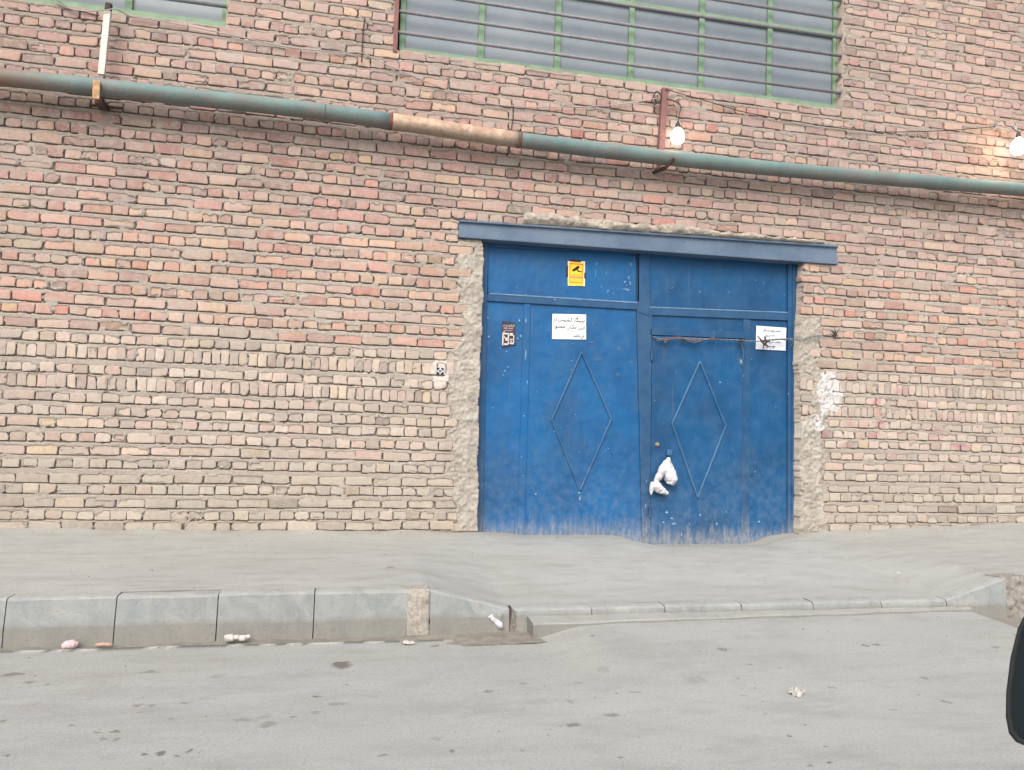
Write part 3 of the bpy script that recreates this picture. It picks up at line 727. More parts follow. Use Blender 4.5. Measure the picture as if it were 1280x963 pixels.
# posts and brackets that carry the pipe
br = empty('pipe_bracket', (W((131, 50), -.1)[0], -.1, 3.4), 'chipped white upright post beside the upper left window, ending at the pipe', 'bracket')
a_, c_ = W((135, 14), -.13), W((127, 94), -.13)
def stick(p, q, w, th, name, mat, par, y0=None):
    y = p[1] if y0 is None else y0
    return MB().quad([(p[0]-w/2, p[2]), (p[0]+w/2, p[2]), (q[0]+w/2, q[2]), (q[0]-w/2, q[2])], y-th/2, th).build(name, mat, par, bevel=.004)
stick(a_, c_, .052, .04, 'post', M_WPOST, br)
stick(W((136.5, 5), -.13), W((135, 13.5), -.13), .045, .05, 'post_end', M_DARKRUST, br)
q = W((121, 101), -.265); q2 = W((120, 124), -.265)
stick(q, q2, .055, .02, 'pipe_strap', M_OCHRE, br)
b = MB(); p1 = W((126, 127), -.10); b.box(p1[0]-.03, p1[0]+.03, -.16, .01, p1[2]-.04, p1[2]+.015); b.box(p1[0]-.12, p1[0]+.14, -.012, .01, p1[2]-.015, p1[2]+.005)
b.build('bracket_arm', M_DARKRUST, br, bevel=.003)
br2 = empty('pipe_bracket', (W((828, 150), -.05)[0], -.05, 3.5), 'brown red steel post under the large window, standing behind the pipe by the left bulb', 'bracket')
stick(W((831, 111), -.05), W((825, 205), -.05), .062, .05, 'post', M_POST, br2)
b = MB(); e0, e1 = W((843, 198), -.262), W((822, 214), -.06)
b.tube([e0, ((e0[0]+e1[0])/2, -.17, min(e0[2], e1[2])+.005), e1, (e1[0]-.02, .01, e1[2])], .017, 6); b.build('bracket_arm', M_DARKRUST, br2)
b = MB(); p1 = W((822, 122), -.03); b.tube(curve_pts([(p1[0]-.06, -.01, p1[2]-.05), (p1[0]-.02, -.05, p1[2]+.05), (p1[0]+.03, -.06, p1[2]-.02), (p1[0]-.04, -.04, p1[2]-.08), (p1[0]+.0, -.03, p1[2]+.02)], 6), .006, 5); b.build('wire_knot', M_WIRE, br2)

# ------------------------------------------------------------------ CABLES
def cable(name, pts, r, mat, label, n=8):
    o = MB().tube(curve_pts(pts, n), r, 6).build(name, mat, smooth=True); return meta(o, label, 'cable')
Wp = lambda x, y, d=-.03: W((x, y), d)
cable('cable', [Wp(58,-14), Wp(70,1), Wp(88,11), Wp(110,14,-.12), Wp(131,13,-.165), Wp(146,12,-.12), Wp(165,21), Wp(210,28), Wp(285,43), Wp(360,59), Wp(430,65.5), Wp(453,67), Wp(490,84), Wp(540,105), Wp(575,118), Wp(620,131), Wp(690,134.5), Wp(760,132), Wp(800,127), Wp(822,123,-.05)], .005, M_CABLE, 'pale cable sagging across the wall from the left window to the brown post')
cable('cable', [Wp(832,112,-.085), Wp(850,117), Wp(885,127), Wp(925,139), Wp(960,146), Wp(990,151), Wp(1040,159), Wp(1100,165), Wp(1170,164), Wp(1215,161), Wp(1250,158)], .0045, M_WIRE, 'thin dark wire strung from the brown post towards the right bulb')
cable('cable', [Wp(456,22,-.012), Wp(453.5,45,-.012), Wp(452,78,-.012)], .005, M_WIRE, 'short dark wire hanging on the bricks left of the large window')
cable('cable', [Wp(641.5,130,-.012), Wp(641,150,-.02), Wp(637,171,-.012), Wp(634,195,-.01)], .005, M_WIRE, 'short dark vertical wire passing behind the bare section of the pipe')
cable('cable', [Wp(58,-8,-.02), Wp(84,9,-.02), Wp(108,16,-.02), Wp(124,20,-.02)], .005, M_WIRE, 'thin dark wire under the upper left window behind the white post')

# ------------------------------------------------------------------ BULBS
t = NT('lit_bulb'); t.put(t.b.inputs['Emission Color'], (1, .93, .82)); t.b.inputs['Emission Strength'].default_value = 4.0; M_BULB = t.done((.9, .9, .88), .4)
def bulb(px, py, y, hpx_h, label, power, wirepts):
    c = W((px, py), y); t_ = empty('light_bulb', (c[0], y, c[2]), label, 'light bulb', 'bare bulbs hung on the wall')
    prof = [(0, -.105), (.035, -.100), (.062, -.082), (.076, -.050), (.078, -.012), (.068, .030), (.050, .058), (.030, .075), (.026, .085), (0, .088)]
    n = 20; V = []; Ff = []
    for (r_, z_) in prof:
        for k in range(n): V.append((c[0]+r_*hpx_h*math.cos(2*math.pi*k/n), y+r_*hpx_h*math.sin(2*math.pi*k/n), c[2]+z_*hpx_h))
    for i in range(len(prof)-1):
        for k in range(n): Ff.append((i*n+k, i*n+(k+1) % n, (i+1)*n+(k+1) % n, (i+1)*n+k))
    o = mk('bulb', V, Ff, M_BULB, t_, smooth=True)
    MB().tube([(c[0], y, c[2]+.075*hpx_h), (c[0], y, c[2]+.10*hpx_h), (c[0], y, c[2]+.125*hpx_h), (c[0]+.003, y, c[2]+.16*hpx_h)], [.024, .026, .022, .008], 12).build('socket', M_SOCKET, t_)
    MB().tube(curve_pts([(c[0]+.003, y, c[2]+.155*hpx_h)]+wirepts, 6), .005, 6).build('flex', M_WIRE, t_)
    l = bpy.data.lights.new('bulb_glow', 'POINT'); l.energy = power; l.color = (1, .55, .24); l.shadow_soft_size = .12
    lo = bpy.data.objects.new('bulb_glow', l); COL.objects.link(lo); lo.parent = t_; lo.location = (-.12, -.16, -.06)
bulb(847, 169, -.16, .86, 'lit bare bulb beside the brown post just above the pipe', .5, [W((849, 143), -.15), W((851, 133), -.10), W((846, 128), -.06), W((834, 124), -.08)])
bulb(1273, 182, -.17, .98, 'lit bare bulb at the far right glowing warm on the bricks', 4.5, [W((1270, 164), -.15), W((1262, 158), -.10), W((1250, 158), -.04)])
b = MB()
for (sx_, sy_) in ((0, 0), (3, 2), (-2, 3)):
    b.tube(curve_pts([W((1243+sx_, 160+sy_), -.02), W((1250+sx_, 156+sy_), -.06), W((1258+sx_, 159+sy_), -.07), W((1266+sx_, 157+sy_), -.08), W((1271, 163), -.12)], 6), .009, 6)
o = b.build('cable_splice', M_CABLE); meta(o, 'taped pale wire splice just left of the right bulb', 'cable splice')
b = MB(); b.tube([(W((848+5.5*math.cos(a_), 128+5.5*math.sin(a_)), -.05)) for a_ in np.linspace(0, 5.6, 14)], .008, 6); o = b.build('porcelain_hook', plain('porcelain', lin((176, 158, 148)))); meta(o, 'small pale ring hook on the wall right of the brown post', 'hook')

# ------------------------------------------------------------------ GATE
GY = .115
gate = empty('metal_gate', (2.95, GY, -.1), 'large blue sheet metal double gate with dusty lower edge and two diamonds', 'gate')
def PQ(*pts, y=GY): return [(lambda p: (p[0], p[2]))(W(p, y)) for p in pts]
def plate(name, pts, y, th, mat, parent=None, bevel=.004):
    return MB().quad(PQ(*pts, y=y), y, th).build(name, mat, parent or gate, bevel=bevel)
# fixed frame
fr = MB(); P_ = PQ((600, 297), (610.5, 297), (602.5, 690), (592, 690)); fr.quad(P_, GY-.01, .06)
fr.quad(PQ((984.5, 318), (1006, 318), (1003, 690), (984, 690)), GY-.012, .06)
fr.quad(PQ((609, 290), (990, 318), (990, 330), (609, 309)), GY-.008, .06)
fr.quad(PQ((609, 368), (796, 378.5), (796, 387.5), (609, 376.5)), GY-.006, .05)
fr.quad(PQ((811.5, 384), (985, 391), (985, 401), (811.5, 394)), GY-.006, .05)
fr.quad(PQ((796, 315), (812, 316), (812, 396), (796, 390)), GY-.009, .05)
fr.build('gate_frame', M_BLUE_F, gate, bevel=.004)
MB().quad(PQ((991, 322), (993.5, 322), (991.5, 690), (989.2, 690), y=GY-.02), GY-.020, .01).build('frame_seam', M_BLUE_F, gate)
M_WORN = plain('worn_rail_edge', lin((98, 130, 160)), .6, .25, 14)
for pts_ in ([(612, 366.5), (796, 377.6), (796, 379.4), (612, 368.0)], [(812, 383.5), (984, 390.3), (984, 391.5), (812, 384.9)], [(796.5, 318), (798.2, 318), (798.2, 377), (796.5, 377)]):
    MB().quad(PQ(*pts_), GY-.009, .012).build('worn_lip', M_WORN, gate)
# transom panels
plate('transom_panel', [(610, 306), (797, 320), (797, 380), (610, 369)], GY+.016, .004, M_BLUE_L)
plate('transom_panel', [(811, 320), (986, 327), (986, 393), (811, 386)], GY+.016, .004, M_BLUE_R)
# left leaf
leaf = plate('gate_leaf', [(609, 375), (797, 386), (820, 690), (601, 690)], GY+.014, .004, M_BLUE_L)
def strip(pts, y, mat, name, th=.012, bv=.003): return MB().quad(PQ(*pts, y=y), y, th).build(name, mat, leaf, bevel=bv)
strip([(655, 379.5), (663.5, 380), (655, 690), (646, 690)], GY+.003, M_BLUE_L, 'stile')
strip([(796, 388), (815.2, 388), (812.3, 690), (803, 690)], GY-.004, M_BLUE_F, 'stile', .02)
def diamond(pts, y, par, mat):
    P = [W(p, y) for p in pts]
    b = MB()
    for i in range(4):
        a_, c_ = Vector(P[i]), Vector(P[(i+1) % 4]); b.tube([a_, a_.lerp(c_, .5)+Vector((.002, 0, .002)), c_], .0105, 8)
    return b.build('diamond_rod', mat, par)
diamond([(727, 440), (764, 524), (725, 613), (689.5, 525)], GY+.006, leaf, M_BLUE_E)
# right leaf: top strip, wicket door and side panel
leaf2 = plate('gate_leaf', [(811, 393), (937, 399), (937, 416), (811, 412)], GY+.012, .004, M_BLUE_R)
MB().quad(PQ((813, 410.5), (936, 415.5), (936, 424), (813, 419), y=GY), GY-.004, .02).build('head_rail', M_BLUE_F, leaf2, bevel=.003)
MB().quad(PQ((929.5, 399), (938.5, 399.5), (937, 690), (926, 690), y=GY), GY+.002, .02).build('stile', M_BLUE_F, leaf2, bevel=.003)
MB().quad(PQ((938, 400), (985.5, 402), (985, 690), (936.5, 690), y=GY+.014), GY+.014, .004).build('side_panel', M_BLUE_R, leaf2)
wk = plate('wicket_door', [(815.5, 420), (929, 424.5), (926.5, 695), (812.5, 695)], GY-.006, .028, M_BLUE_R, bevel=.005)
MB().quad(PQ((820.5, 425), (923.5, 429), (921, 690), (818, 690), y=GY-.0065), GY-.0072, .001).build('pressed_sheet', M_BLUE_R, wk)
P = [W(p, GY-.014) for p in [(875, 452), (907, 533), (872, 622), (840, 530)]]; b = MB()
for i in range(4):
    a_, c_ = Vector(P[i]), Vector(P[(i+1) % 4]); b.tube([a_, a_.lerp(c_, .5), c_], .0105, 8)
b.build('diamond_rod', M_BLUE_E, wk)
for (px, py, ln) in ((818, 445, 10), (815.5, 640, 10)):
    p = W((px-3, py), GY-.02); MB().tube([(p[0], GY-.018, p[2]-.05), (p[0], GY-.018, p[2]+.05)], .012, 10).build('hinge', M_BLUE_F, wk)
p = W((822, 556), GY-.016); n = 14
MB().tube([(p[0], GY+.0, p[2]), (p[0], GY-.014, p[2]), (p[0], GY-.03, p[2])], [.024, .022, .012], n).build('lock_knob', M_RUSTDOT, wk, smooth=False)
p = W((836.5, 566), GY-.02); MB().box(p[0]-.028, p[0]+.028, GY-.034, GY-.006, p[2]-.028, p[2]+.03).build('latch', M_BLUE_E, wk, bevel=.004)
b = MB(); b.tube([(p[0]-.005, GY-.025, p[2]-.02), (p[0], GY-.055, p[2]-.035), (p[0], GY-.055, p[2]-.10)], .007, 8); b.build('handle', M_BLUE_F, wk)

# bare patches, scratches and paint spots of the gate, where they are in the photo
M_SCRAPE = plain('scraped_paint', lin((84, 124, 158)), .7, .3, 60)
M_SCRAPE_D = plain('chipped_paint_spots', lin((112, 148, 176)), .7, .2, 60)
M_SCRAPE_W = plain('white_paint_spots', lin((196, 206, 214)), .7, .2, 60)
M_GREYP = plain('grey_glue_residue', lin((58, 92, 128)), .8, .25, 60)
def blot(b, px, py, w, h, y, seed):
    r_ = random.Random(seed); n = 11; c = W((px, py), y); sc = (y+7)/F_PX*1.0
    V = [(c[0], y, c[2])]
    for k in range(n):
        a_ = 2*math.pi*k/n; q = r_.uniform(.45, 1.15)
        V.append((c[0]+w/2*sc*q*math.cos(a_)*1.1, y+.0006, c[2]+h/2*sc*q*math.sin(a_)))
    b.add(V, [(0, 1+(k+1) % n, 1+k) for k in range(n)])
def marks(name, lst, mat, y, par):
    for i, (px, py, w, h) in enumerate(lst):
        b = MB(); blot(b, px, py, w*.85, h*.85, y, i*7+int(px)); b.build(name, mat, par)
marks('scraped_mark', [(746,330,3,6),(744.5,341,1.5,14),(789,331,6,9),(786,347,4.5,9),(788,354,4,8),(783,362,13,5),(760,364,3,6),(758,341,2,8),(793,326,1.5,20),(804,329,5,14),(782,352,3,3)], M_SCRAPE, GY+.0135, gate)
marks('residue_patch', [(748,449,18,8),(774,436,7,13),(772,468,6,8),(789,453,6,7),(699,398,3,5),(676,409,4,6),(740,428,9,6),(704,427,5,3),(717,430,8,4),(741,404,4,8),(687,414,4,9),(712,390,12,4),(790,513,5,4),(800,470,5,4)], M_GREYP, GY+.0115, leaf)
marks('paint_spot', [(657.5,401,2,9),(657,444,1.6,22),(659,478,1.2,10),(631,464,2.5,3),(635,459,2,3),(629,469,2,2.5),(671,490,1.5,2),(649,401,3,4),(651,420,3.5,4),(610,398,3,4),(611,421,3,3.5),(647,423,3,3),(725,624,3,9),(724,616,3,5),(670,618,3,3),(693,540,2,2),(655,520,2,3),(640,560,2,2),(616,510,2,2)], M_SCRAPE_D, GY+.0012, leaf)
marks('paint_spot', [(834,641,6,4),(840,648,5,3),(842,655,8,4),(829,653,5,3),(852,668,3,7),(875,644,4,4),(808,602,1.5,6),(807,633,2,8),(875,365,2,3),(900,478,4,3),(926,452,5,9),(929,470,2,4),(944,590,2,3),(908,640,2,3),(896,655,3,4),(862,655,2,4)], M_SCRAPE_D, GY-.0082, wk)

# ------------------------------------------------------------------ STICKERS AND NOTICES (with lettering)
FORMS = {'ا':(0xFE8D,0xFE8E,None,None),'ب':(0xFE8F,0xFE90,0xFE91,0xFE92),'ت':(0xFE95,0xFE96,0xFE97,0xFE98),'ج':(0xFE9D,0xFE9E,0xFE9F,0xFEA0),'خ':(0xFEA5,0xFEA6,0xFEA7,0xFEA8),
 'د':(0xFEA9,0xFEAA,None,None),'ر':(0xFEAD,0xFEAE,None,None),'س':(0xFEB1,0xFEB2,0xFEB3,0xFEB4),'ش':(0xFEB5,0xFEB6,0xFEB7,0xFEB8),'ص':(0xFEB9,0xFEBA,0xFEBB,0xFEBC),'ع':(0xFEC9,0xFECA,0xFECB,0xFECC),
 'ک':(0xFB8E,0xFB8F,0xFB90,0xFB91),'گ':(0xFB92,0xFB93,0xFB94,0xFB95),'ل':(0xFEDD,0xFEDE,0xFEDF,0xFEE0),'م':(0xFEE1,0xFEE2,0xFEE3,0xFEE4),'ن':(0xFEE5,0xFEE6,0xFEE7,0xFEE8),
 'و':(0xFEED,0xFEEE,None,None),'ه':(0xFEE9,0xFEEA,0xFEEB,0xFEEC),'ی':(0xFBFC,0xFBFD,0xFBFE,0xFBFF),'ح':(0xFEA1,0xFEA2,0xFEA3,0xFEA4),'ف':(0xFED1,0xFED2,0xFED3,0xFED4),'ـ':(0x640,0x640,0x640,0x640)}
def shape(s):
    out = []
    for i, ch in enumerate(s):
        if ch not in FORMS: out.append(ch); continue
        pv = i > 0 and s[i-1] in FORMS and FORMS[s[i-1]][2] is not None
        nx = i+1 < len(s) and s[i+1] in FORMS and FORMS[ch][2] is not None
        f = FORMS[ch]; out.append(chr(f[3] if pv and nx else f[1] if pv else f[2] if nx else f[0]))
    return ''.join(reversed(out))
def text(body, x0, x1, zc, y, mat, parent, name='lettering', hmax=None, bold=.0):
    cu = bpy.data.curves.new('txt', 'FONT'); cu.body = body; cu.extrude = .02; cu.offset = bold; cu.resolution_u = 2
    o = bpy.data.objects.new('txt', cu); COL.objects.link(o); bpy.context.view_layer.update()
    me = bpy.data.meshes.new_from_object(o.evaluated_get(bpy.context.evaluated_depsgraph_get())); bpy.data.objects.remove(o)
    n = len(me.vertices)
    if n == 0: return None
    co = np.empty(n*3, np.float32); me.vertices.foreach_get('co', co); co = co.reshape(-1, 3)
    w = np.ptp(co[:, 0]); h = np.ptp(co[:, 1]); s = (x1-x0)/w
    sz = s if hmax is None else min(s*1.6, hmax/h)
    V = np.stack([(co[:, 0]-co[:, 0].min())*s+x0, np.full(n, y)-np.clip(co[:, 2], 0, 1)*.01, (co[:, 1]-(co[:, 1].min()+h/2))*sz+zc], 1)
    Ff = [tuple(p.vertices) for p in me.polygons]
    return mk(name, V, Ff, mat, parent)
def paper(name, pts, y, mat, label, cat, curl=.003):
    P = [W(p, y) for p in pts]; n, m = 9, 9; V = []
    for j in range(m):
        for i in range(n):
            u, v = i/(n-1), j/(m-1); a_ = (1-v)*((1-u)*np.array(P[0])+u*np.array(P[1]))+v*((1-u)*np.array(P[3])+u*np.array(P[2]))
            a_[1] -= curl*(abs(u-.5)*2)**3*(.4+.6*math.sin(5*v+1)**2)+.0006*math.sin(9*u+5*v); V.append(a_)
    Ff = [(j*n+i, (j+1)*n+i, (j+1)*n+i+1, j*n+i+1) for j in range(m-1) for i in range(n-1)]
    k = len(V); V += [v+np.array((0, .0012, 0)) for v in V[:k]]; Ff += [tuple(k+q for q in reversed(f)) for f in Ff[:]]
    o = mk(name, V, Ff, mat, smooth=True); meta(o, label, cat); return o, P
M_PAPER = plain('white_paper', lin((232, 236, 236)), .8, .03, 8)
M_PAPER2 = plain('bluish_white_paper', lin((214, 218, 226)), .8, .03, 8)
yy = GY+.006
nt1, P = paper('paper_notice', [(690.5, 392.5), (732.5, 393.5), (732.5, 424.5), (690, 424)], yy, M_PAPER, 'white paper notice with three lines of script above the left diamond', 'notice')
x0_, x1_ = P[0][0], P[1][0]; zt, zb_ = P[0][2], P[3][2]; w_ = x1_-x0_; h_ = zt-zb_
YT = yy-.0045
text(shape('سـیگار کشـیدن در'), x0_+.02*w_, x1_-.03*w_, zt-.19*h_, YT, M_INK, nt1, hmax=.062, bold=.012)
text(shape('ایـن مکـان ممنـوع'), x0_+.02*w_, x1_-.03*w_, zt-.50*h_, YT, M_INK, nt1, hmax=.062, bold=.012)
text(shape('می\u200cباشد.').replace('\u200c', ''), x0_+.62*w_, x1_-.03*w_, zt-.80*h_, YT, M_INK, nt1, hmax=.060, bold=.012)
nt2, P = paper('paper_notice', [(945.2, 407.3), (982.8, 410), (981.8, 438.6), (944.6, 436.6)], GY+.002, M_PAPER2, 'bluish white paper notice on the right panel crossed by barbed wire', 'notice')
x0_, x1_ = P[0][0], P[1][0]; zt, zb_ = P[0][2]-.006, P[3][2]-.006; w_ = x1_-x0_; h_ = zt-zb_; YT = GY-.0025
text(shape('ساعت ورود به داخل'), x0_+.22*w_, x1_-.18*w_, zt-.15*h_, YT, M_INK, nt2, hmax=.038, bold=.012)
text(shape('صبح')+' \u06f7:\u06f3\u06f0', x0_+.31*w_, x1_-.36*w_, zt-.38*h_, YT, M_INK, nt2, hmax=.036, bold=.012)
text('\u06f1\u06f6 '+shape('ساعت خروج'), x0_+.34*w_, x1_-.18*w_, zt-.63*h_, YT, M_INK, nt2, hmax=.038, bold=.012)
text('\u06f1\u06f4\u06f0\u06f2/\u06f3', x0_+.32*w_, x1_-.36*w_, zt-.86*h_, YT, M_INK, nt2, hmax=.034, bold=.01)

M_YEL = plain('yellow_print', lin((236, 196, 60)), .6, .04, 10); M_ORG = plain('orange_print', lin((206, 118, 50)), .6, .04, 10); M_PNK = plain('faded_pink_print', lin((232, 158, 120)), .6, .04, 10)
M_CREAM = plain('cream_edge', lin((238, 232, 200)), .6, .03, 10)
yy = GY+.010
st, P = paper('camera_sticker', [(709.8, 326.5), (731.3, 327), (731, 358), (709.8, 357.3)], yy, M_CREAM, 'yellow surveillance camera warning sticker on the left transom panel', 'sticker', .0008)
X0, X1, ZT, ZB = P[0][0], P[1][0], P[0][2], P[3][2]; w_ = X1-X0; h_ = ZT-ZB
def rect(name, u0, u1, v0, v1, y, mat, par=st, bx_=None):
    MB().box(X0+u0*w_, X0+u1*w_, y, y+.0008, ZT-v1*h_, ZT-v0*h_).build(name, mat, par)
rect('yellow_field', .06, .94, .03, .97, yy-.0030, M_YEL)
b = MB()
for (u0, u1, v0, v1) in ((.11, .88, .08, .115), (.11, .88, .83, .87), (.11, .15, .115, .83), (.84, .88, .115, .83)): b.box(X0+u0*w_, X0+u1*w_, yy-.0042, yy-.0035, ZT-v1*h_, ZT-v0*h_)
b.build('orange_border', M_ORG, st)
rect('pink_band', .15, .84, .60, .68, yy-.0042, M_PNK)
def cam_pt(u, v): return (X0+u*w_, ZT-v*h_)
b = MB(); b.quad([cam_pt(.26, .35), cam_pt(.58, .16), cam_pt(.68, .18), cam_pt(.66, .26), cam_pt(.36, .41), cam_pt(.28, .40)], yy-.0055, .001)
b.quad([cam_pt(.50, .33), cam_pt(.58, .30), cam_pt(.66, .37), cam_pt(.84, .38), cam_pt(.84, .41), cam_pt(.62, .41)], yy-.0057, .001); b.build('camera_pictogram', M_BLACK, st)
text(shape('این مکان'), X0+.30*w_, X0+.72*w_, ZT-.53*h_, yy-.005, M_ORG, st, hmax=.018)
text(shape('مجهز به دوربین').replace('ز', 'ز'), X0+.17*w_, X0+.82*w_, ZT-.635*h_, yy-.006, M_RUST, st, hmax=.020)
text(shape('می باشد'), X0+.32*w_, X0+.70*w_, ZT-.755*h_, yy-.005, M_ORG, st, hmax=.018)
for (a0_, a1_, b0_, b1_) in ((X0+.12*w_, X0+.76*w_, ZT-.01*h_, ZT+.075*h_), (X0-.07*w_, X0+.03*w_, ZT-.63*h_, ZT-.20*h_), (X1-.03*w_, X1+.06*w_, ZT-.66*h_, ZT-.42*h_)):
    MB().box(a0_, a1_, yy-.0035, yy+.003, b0_, b1_).build('tape', M_TAPE, st)

yy = GY+.004
M_PLQ = plain('dark_plaque', lin((58, 54, 62)), .6, .2, 20); M_PL1 = plain('plaque_pale', lin((196, 192, 190)), .6, .12, 60); M_PL2 = plain('plaque_mauve', lin((142, 124, 134)), .6, .15, 60); M_PL3 = plain('plaque_tan', lin((184, 164, 140)), .6, .15, 60)
pq, P = paper('dark_sticker', [(627.8, 401.5), (644, 403.5), (644.6, 431), (627.6, 434.5)], yy, M_PLQ, 'small dark worn sticker with pale print on the narrow left panel', 'sticker', .001)
X0, X1, ZT, ZB = P[0][0], P[1][0], P[0][2], P[3][2]; w_ = X1-X0; h_ = ZT-ZB; yq = yy-.0035
text('ـتعمیرات'.replace('ـ', '') and shape('در')+' '+shape('و')+' '+shape('کرکره'), X0+.05*w_, X0+.95*w_, ZT-.16*h_, yq, M_PL1, pq, hmax=.03, bold=.02)
b = MB(); r_ = random.Random(4)
for (u0, u1, v0, v1) in ((.12, .40, .23, .30), (.45, .85, .24, .29), (.2, .8, .33, .37)): b.box(X0+u0*w_, X0+u1*w_, yq, yq+.0008, ZT-v1*h_, ZT-v0*h_)
b.build('mauve_print', M_PL2, pq)
b = MB()
for (u0, u1, v0, v1) in ((.04, .50, .44, .50), (.04, .14, .50, .92), (.46, .56, .44, .86), (.60, .86, .44, .54), (.28, .50, .62, .74), (.62, .92, .66, .70), (.18, .5, .84, .90), (.62, .92, .80, .86), (.88, .96, .52, .80)): b.box(X0+u0*w_, X0+u1*w_, yq-.0006, yq+.0004, ZT-v1*h_, ZT-v0*h_)
b.build('pale_print', M_PL1, pq)
for (u0, u1, v0, v1) in ((.16, .26, .56, .66), (.10, .22, .37, .42), (.66, .8, .72, .78)): MB().box(X0+u0*w_, X0+u1*w_, yq-.0012, yq-.0002, ZT-v1*h_, ZT-v0*h_).build('tan_print', M_PL3, pq)

# stencilled square mark on the bricks left of the gate
ym = -.0135; c = W((550.3, 464.3), ym); s_ = .031
b = MB(); b.box(c[0]-s_, c[0]+s_, ym, ym+.012, c[2]-s_, c[2]+s_)
mk_ = b.build('square_mark', M_BLACK); meta(mk_, 'small black square emblem with a white ring on white paint left of the gate', 'emblem')
b = MB(); ring_ = [(c[0]+.017*math.cos(a_), ym-.0006, c[2]+.017*math.sin(a_)) for a_ in np.linspace(0, 2*math.pi, 20, endpoint=False)]; b.tube(ring_, .0045, 6, closed=True)
b.tube([(c[0], ym+.001, c[2]), (c[0], ym-.001, c[2])], .005, 10)
for (ax, az) in ((1, 0), (-1, 0), (0, 1), (0, -1)): b.box(c[0]+ax*.0245-.006, c[0]+ax*.0245+.006, ym-.0012, ym+.001, c[2]+az*.0245-.006, c[2]+az*.0245+.006)
b.build('white_ring', M_SCRAPE_W, mk_)

# ------------------------------------------------------------------ BARBED WIRE across the wicket
bw = empty('barbed_wire', (3.9, .05, 1.9), 'twisted rusty wire stretched over the wicket head from gate to right brick jamb', 'wire')
yb = .06
main = [W((816, 421), .095), W((826, 424), .07), W((860, 423.5), yb), W((890, 424.5), yb), W((920, 425.5), yb), W((945, 427), yb), W((960, 425), yb), W((985, 424), .05), W((1000, 425), -.02), W((1020, 420.5), -.035), W((1045, 418), -.02)]
cp2 = curve_pts(main, 16); A_, B_ = [], []
for i, p in enumerate(cp2):
    a_ = i*.9; A_.append((p[0], p[1]+.006*math.cos(a_), p[2]+.006*math.sin(a_))); B_.append((p[0], p[1]-.006*math.cos(a_), p[2]-.006*math.sin(a_)))
b = MB(); b.tube(A_, .0038, 5); b.tube(B_, .0038, 5); b.build('strand', M_STEELWIRE, bw)
def barb(px, py, y, s, seed, mat=M_WIRE):
    r_ = random.Random(seed); b = MB(); c = np.array(W((px, py), y))
    for k in range(4):
        d = np.array([r_.uniform(-1, 1), r_.uniform(-.6, .3), r_.uniform(-1, 1)]); d /= np.linalg.norm(d)
        b.tube([c-d*s*.5, c+d*.25*s+np.array((.0, -.008, 0)), c+d*s], [.004, .006, .002], 5)
    ringp = [(c[0]+.012*math.sin(a_*3), c[1]+.012*math.cos(a_), c[2]+.012*math.sin(a_)) for a_ in np.linspace(0, 12, 26)]; b.tube(ringp, .004, 5)
    return b.build('barb', mat, bw)
b = MB(); 
for k, (o1, o2) in enumerate(((0, 0), (2, 1.5), (-1.5, 2))):
    b.tube(curve_pts([W((826+o1*4, 424+o2), yb-.005), W((850+o1, 421.5+o2), yb-.012), W((868, 426.5+o1), yb-.014), W((893-o1*5, 422+o2), yb-.008)], 8), .005, 5)
b.build('twisted_bundle', plain('tarnished_wire', lin((104, 92, 92)), .7, .3, 60), bw)
barb(856, 425, yb, .05, 3); barb(925, 427, yb, .05, 8); barb(832, 426, yb, .045, 5, M_STEELWIRE); barb(1044, 418, -.03, .075, 12)
b = MB(); b.tube([W((947, 420), .05), W((955, 430), .035), W((962, 434), .05)], [.005, .011, .004], 6); b.tube([W((963, 425), .05), W((955, 431), .035), W((954, 436), .05)], [.005, .011, .004], 6)
b.tube(curve_pts([W((956, 421), .05), W((957, 430), .03), W((952, 427), .04), W((962, 427), .04)], 6), .009, 6); b.build('wire_knot', M_WIRE, bw)
b = MB(); b.tube(curve_pts([W((968, 424.5), .05), W((986, 424), .04), W((991, 428), .03), W((989, 433), .05)], 6), .004, 6); b.tube(curve_pts([W((965, 425), .045), W((975, 424.4), .045), W((983, 425), .045)], 6), .008, 6); b.build('wire_hook', M_STEELWIRE, bw)
b = MB(); b.tube(curve_pts([W((926, 426), yb), W((929, 440), yb+.01), W((928, 458), yb+.03)], 6), .004, 5); b.build('loose_end', M_STEELWIRE, bw)

# ------------------------------------------------------------------ CRUMPLED THINGS
def blob_mesh(parts, voxel=.008, seed=1, amp=.006, fr=28):
    """parts: list of (points, radii) chains; unioned, then crumpled"""
    b = MB()
    for pts, rad in parts: b.tube(pts, rad, 14)
    me = bpy.data.meshes.new('tmp'); me.from_pydata(b.v, [], b.f); o = bpy.data.objects.new('tmp', me); COL.objects.link(o)
    m = o.modifiers.new('r', 'REMESH'); m.mode = 'VOXEL'; m.voxel_size = voxel; s = o.modifiers.new('s', 'SMOOTH'); s.factor = .5; s.iterations = 4
    bpy.context.view_layer.update()
    ev = bpy.data.meshes.new_from_object(o.evaluated_get(bpy.context.evaluated_depsgraph_get())); bpy.data.objects.remove(o)
    n = len(ev.vertices); co = np.empty(n*3, np.float32); no = np.empty(n*3, np.float32); ev.vertices.foreach_get('co', co); ev.vertex_normals.foreach_get('vector', no)
    co = co.reshape(-1, 3).astype(float); no = no.reshape(-1, 3)
    rdg = 1-2*np.abs(fbm(co[:, 0]*fr+co[:, 1]*19, co[:, 2]*fr*.7, seed, 3)); rdg2 = fbm(co[:, 0]*fr*2.3, co[:, 2]*fr*1.5+co[:, 1]*30, seed+3, 2)
    co += no*(rdg*amp+rdg2*amp*.6)[:, None]
    return co, [tuple(p.vertices) for p in ev.polygons]
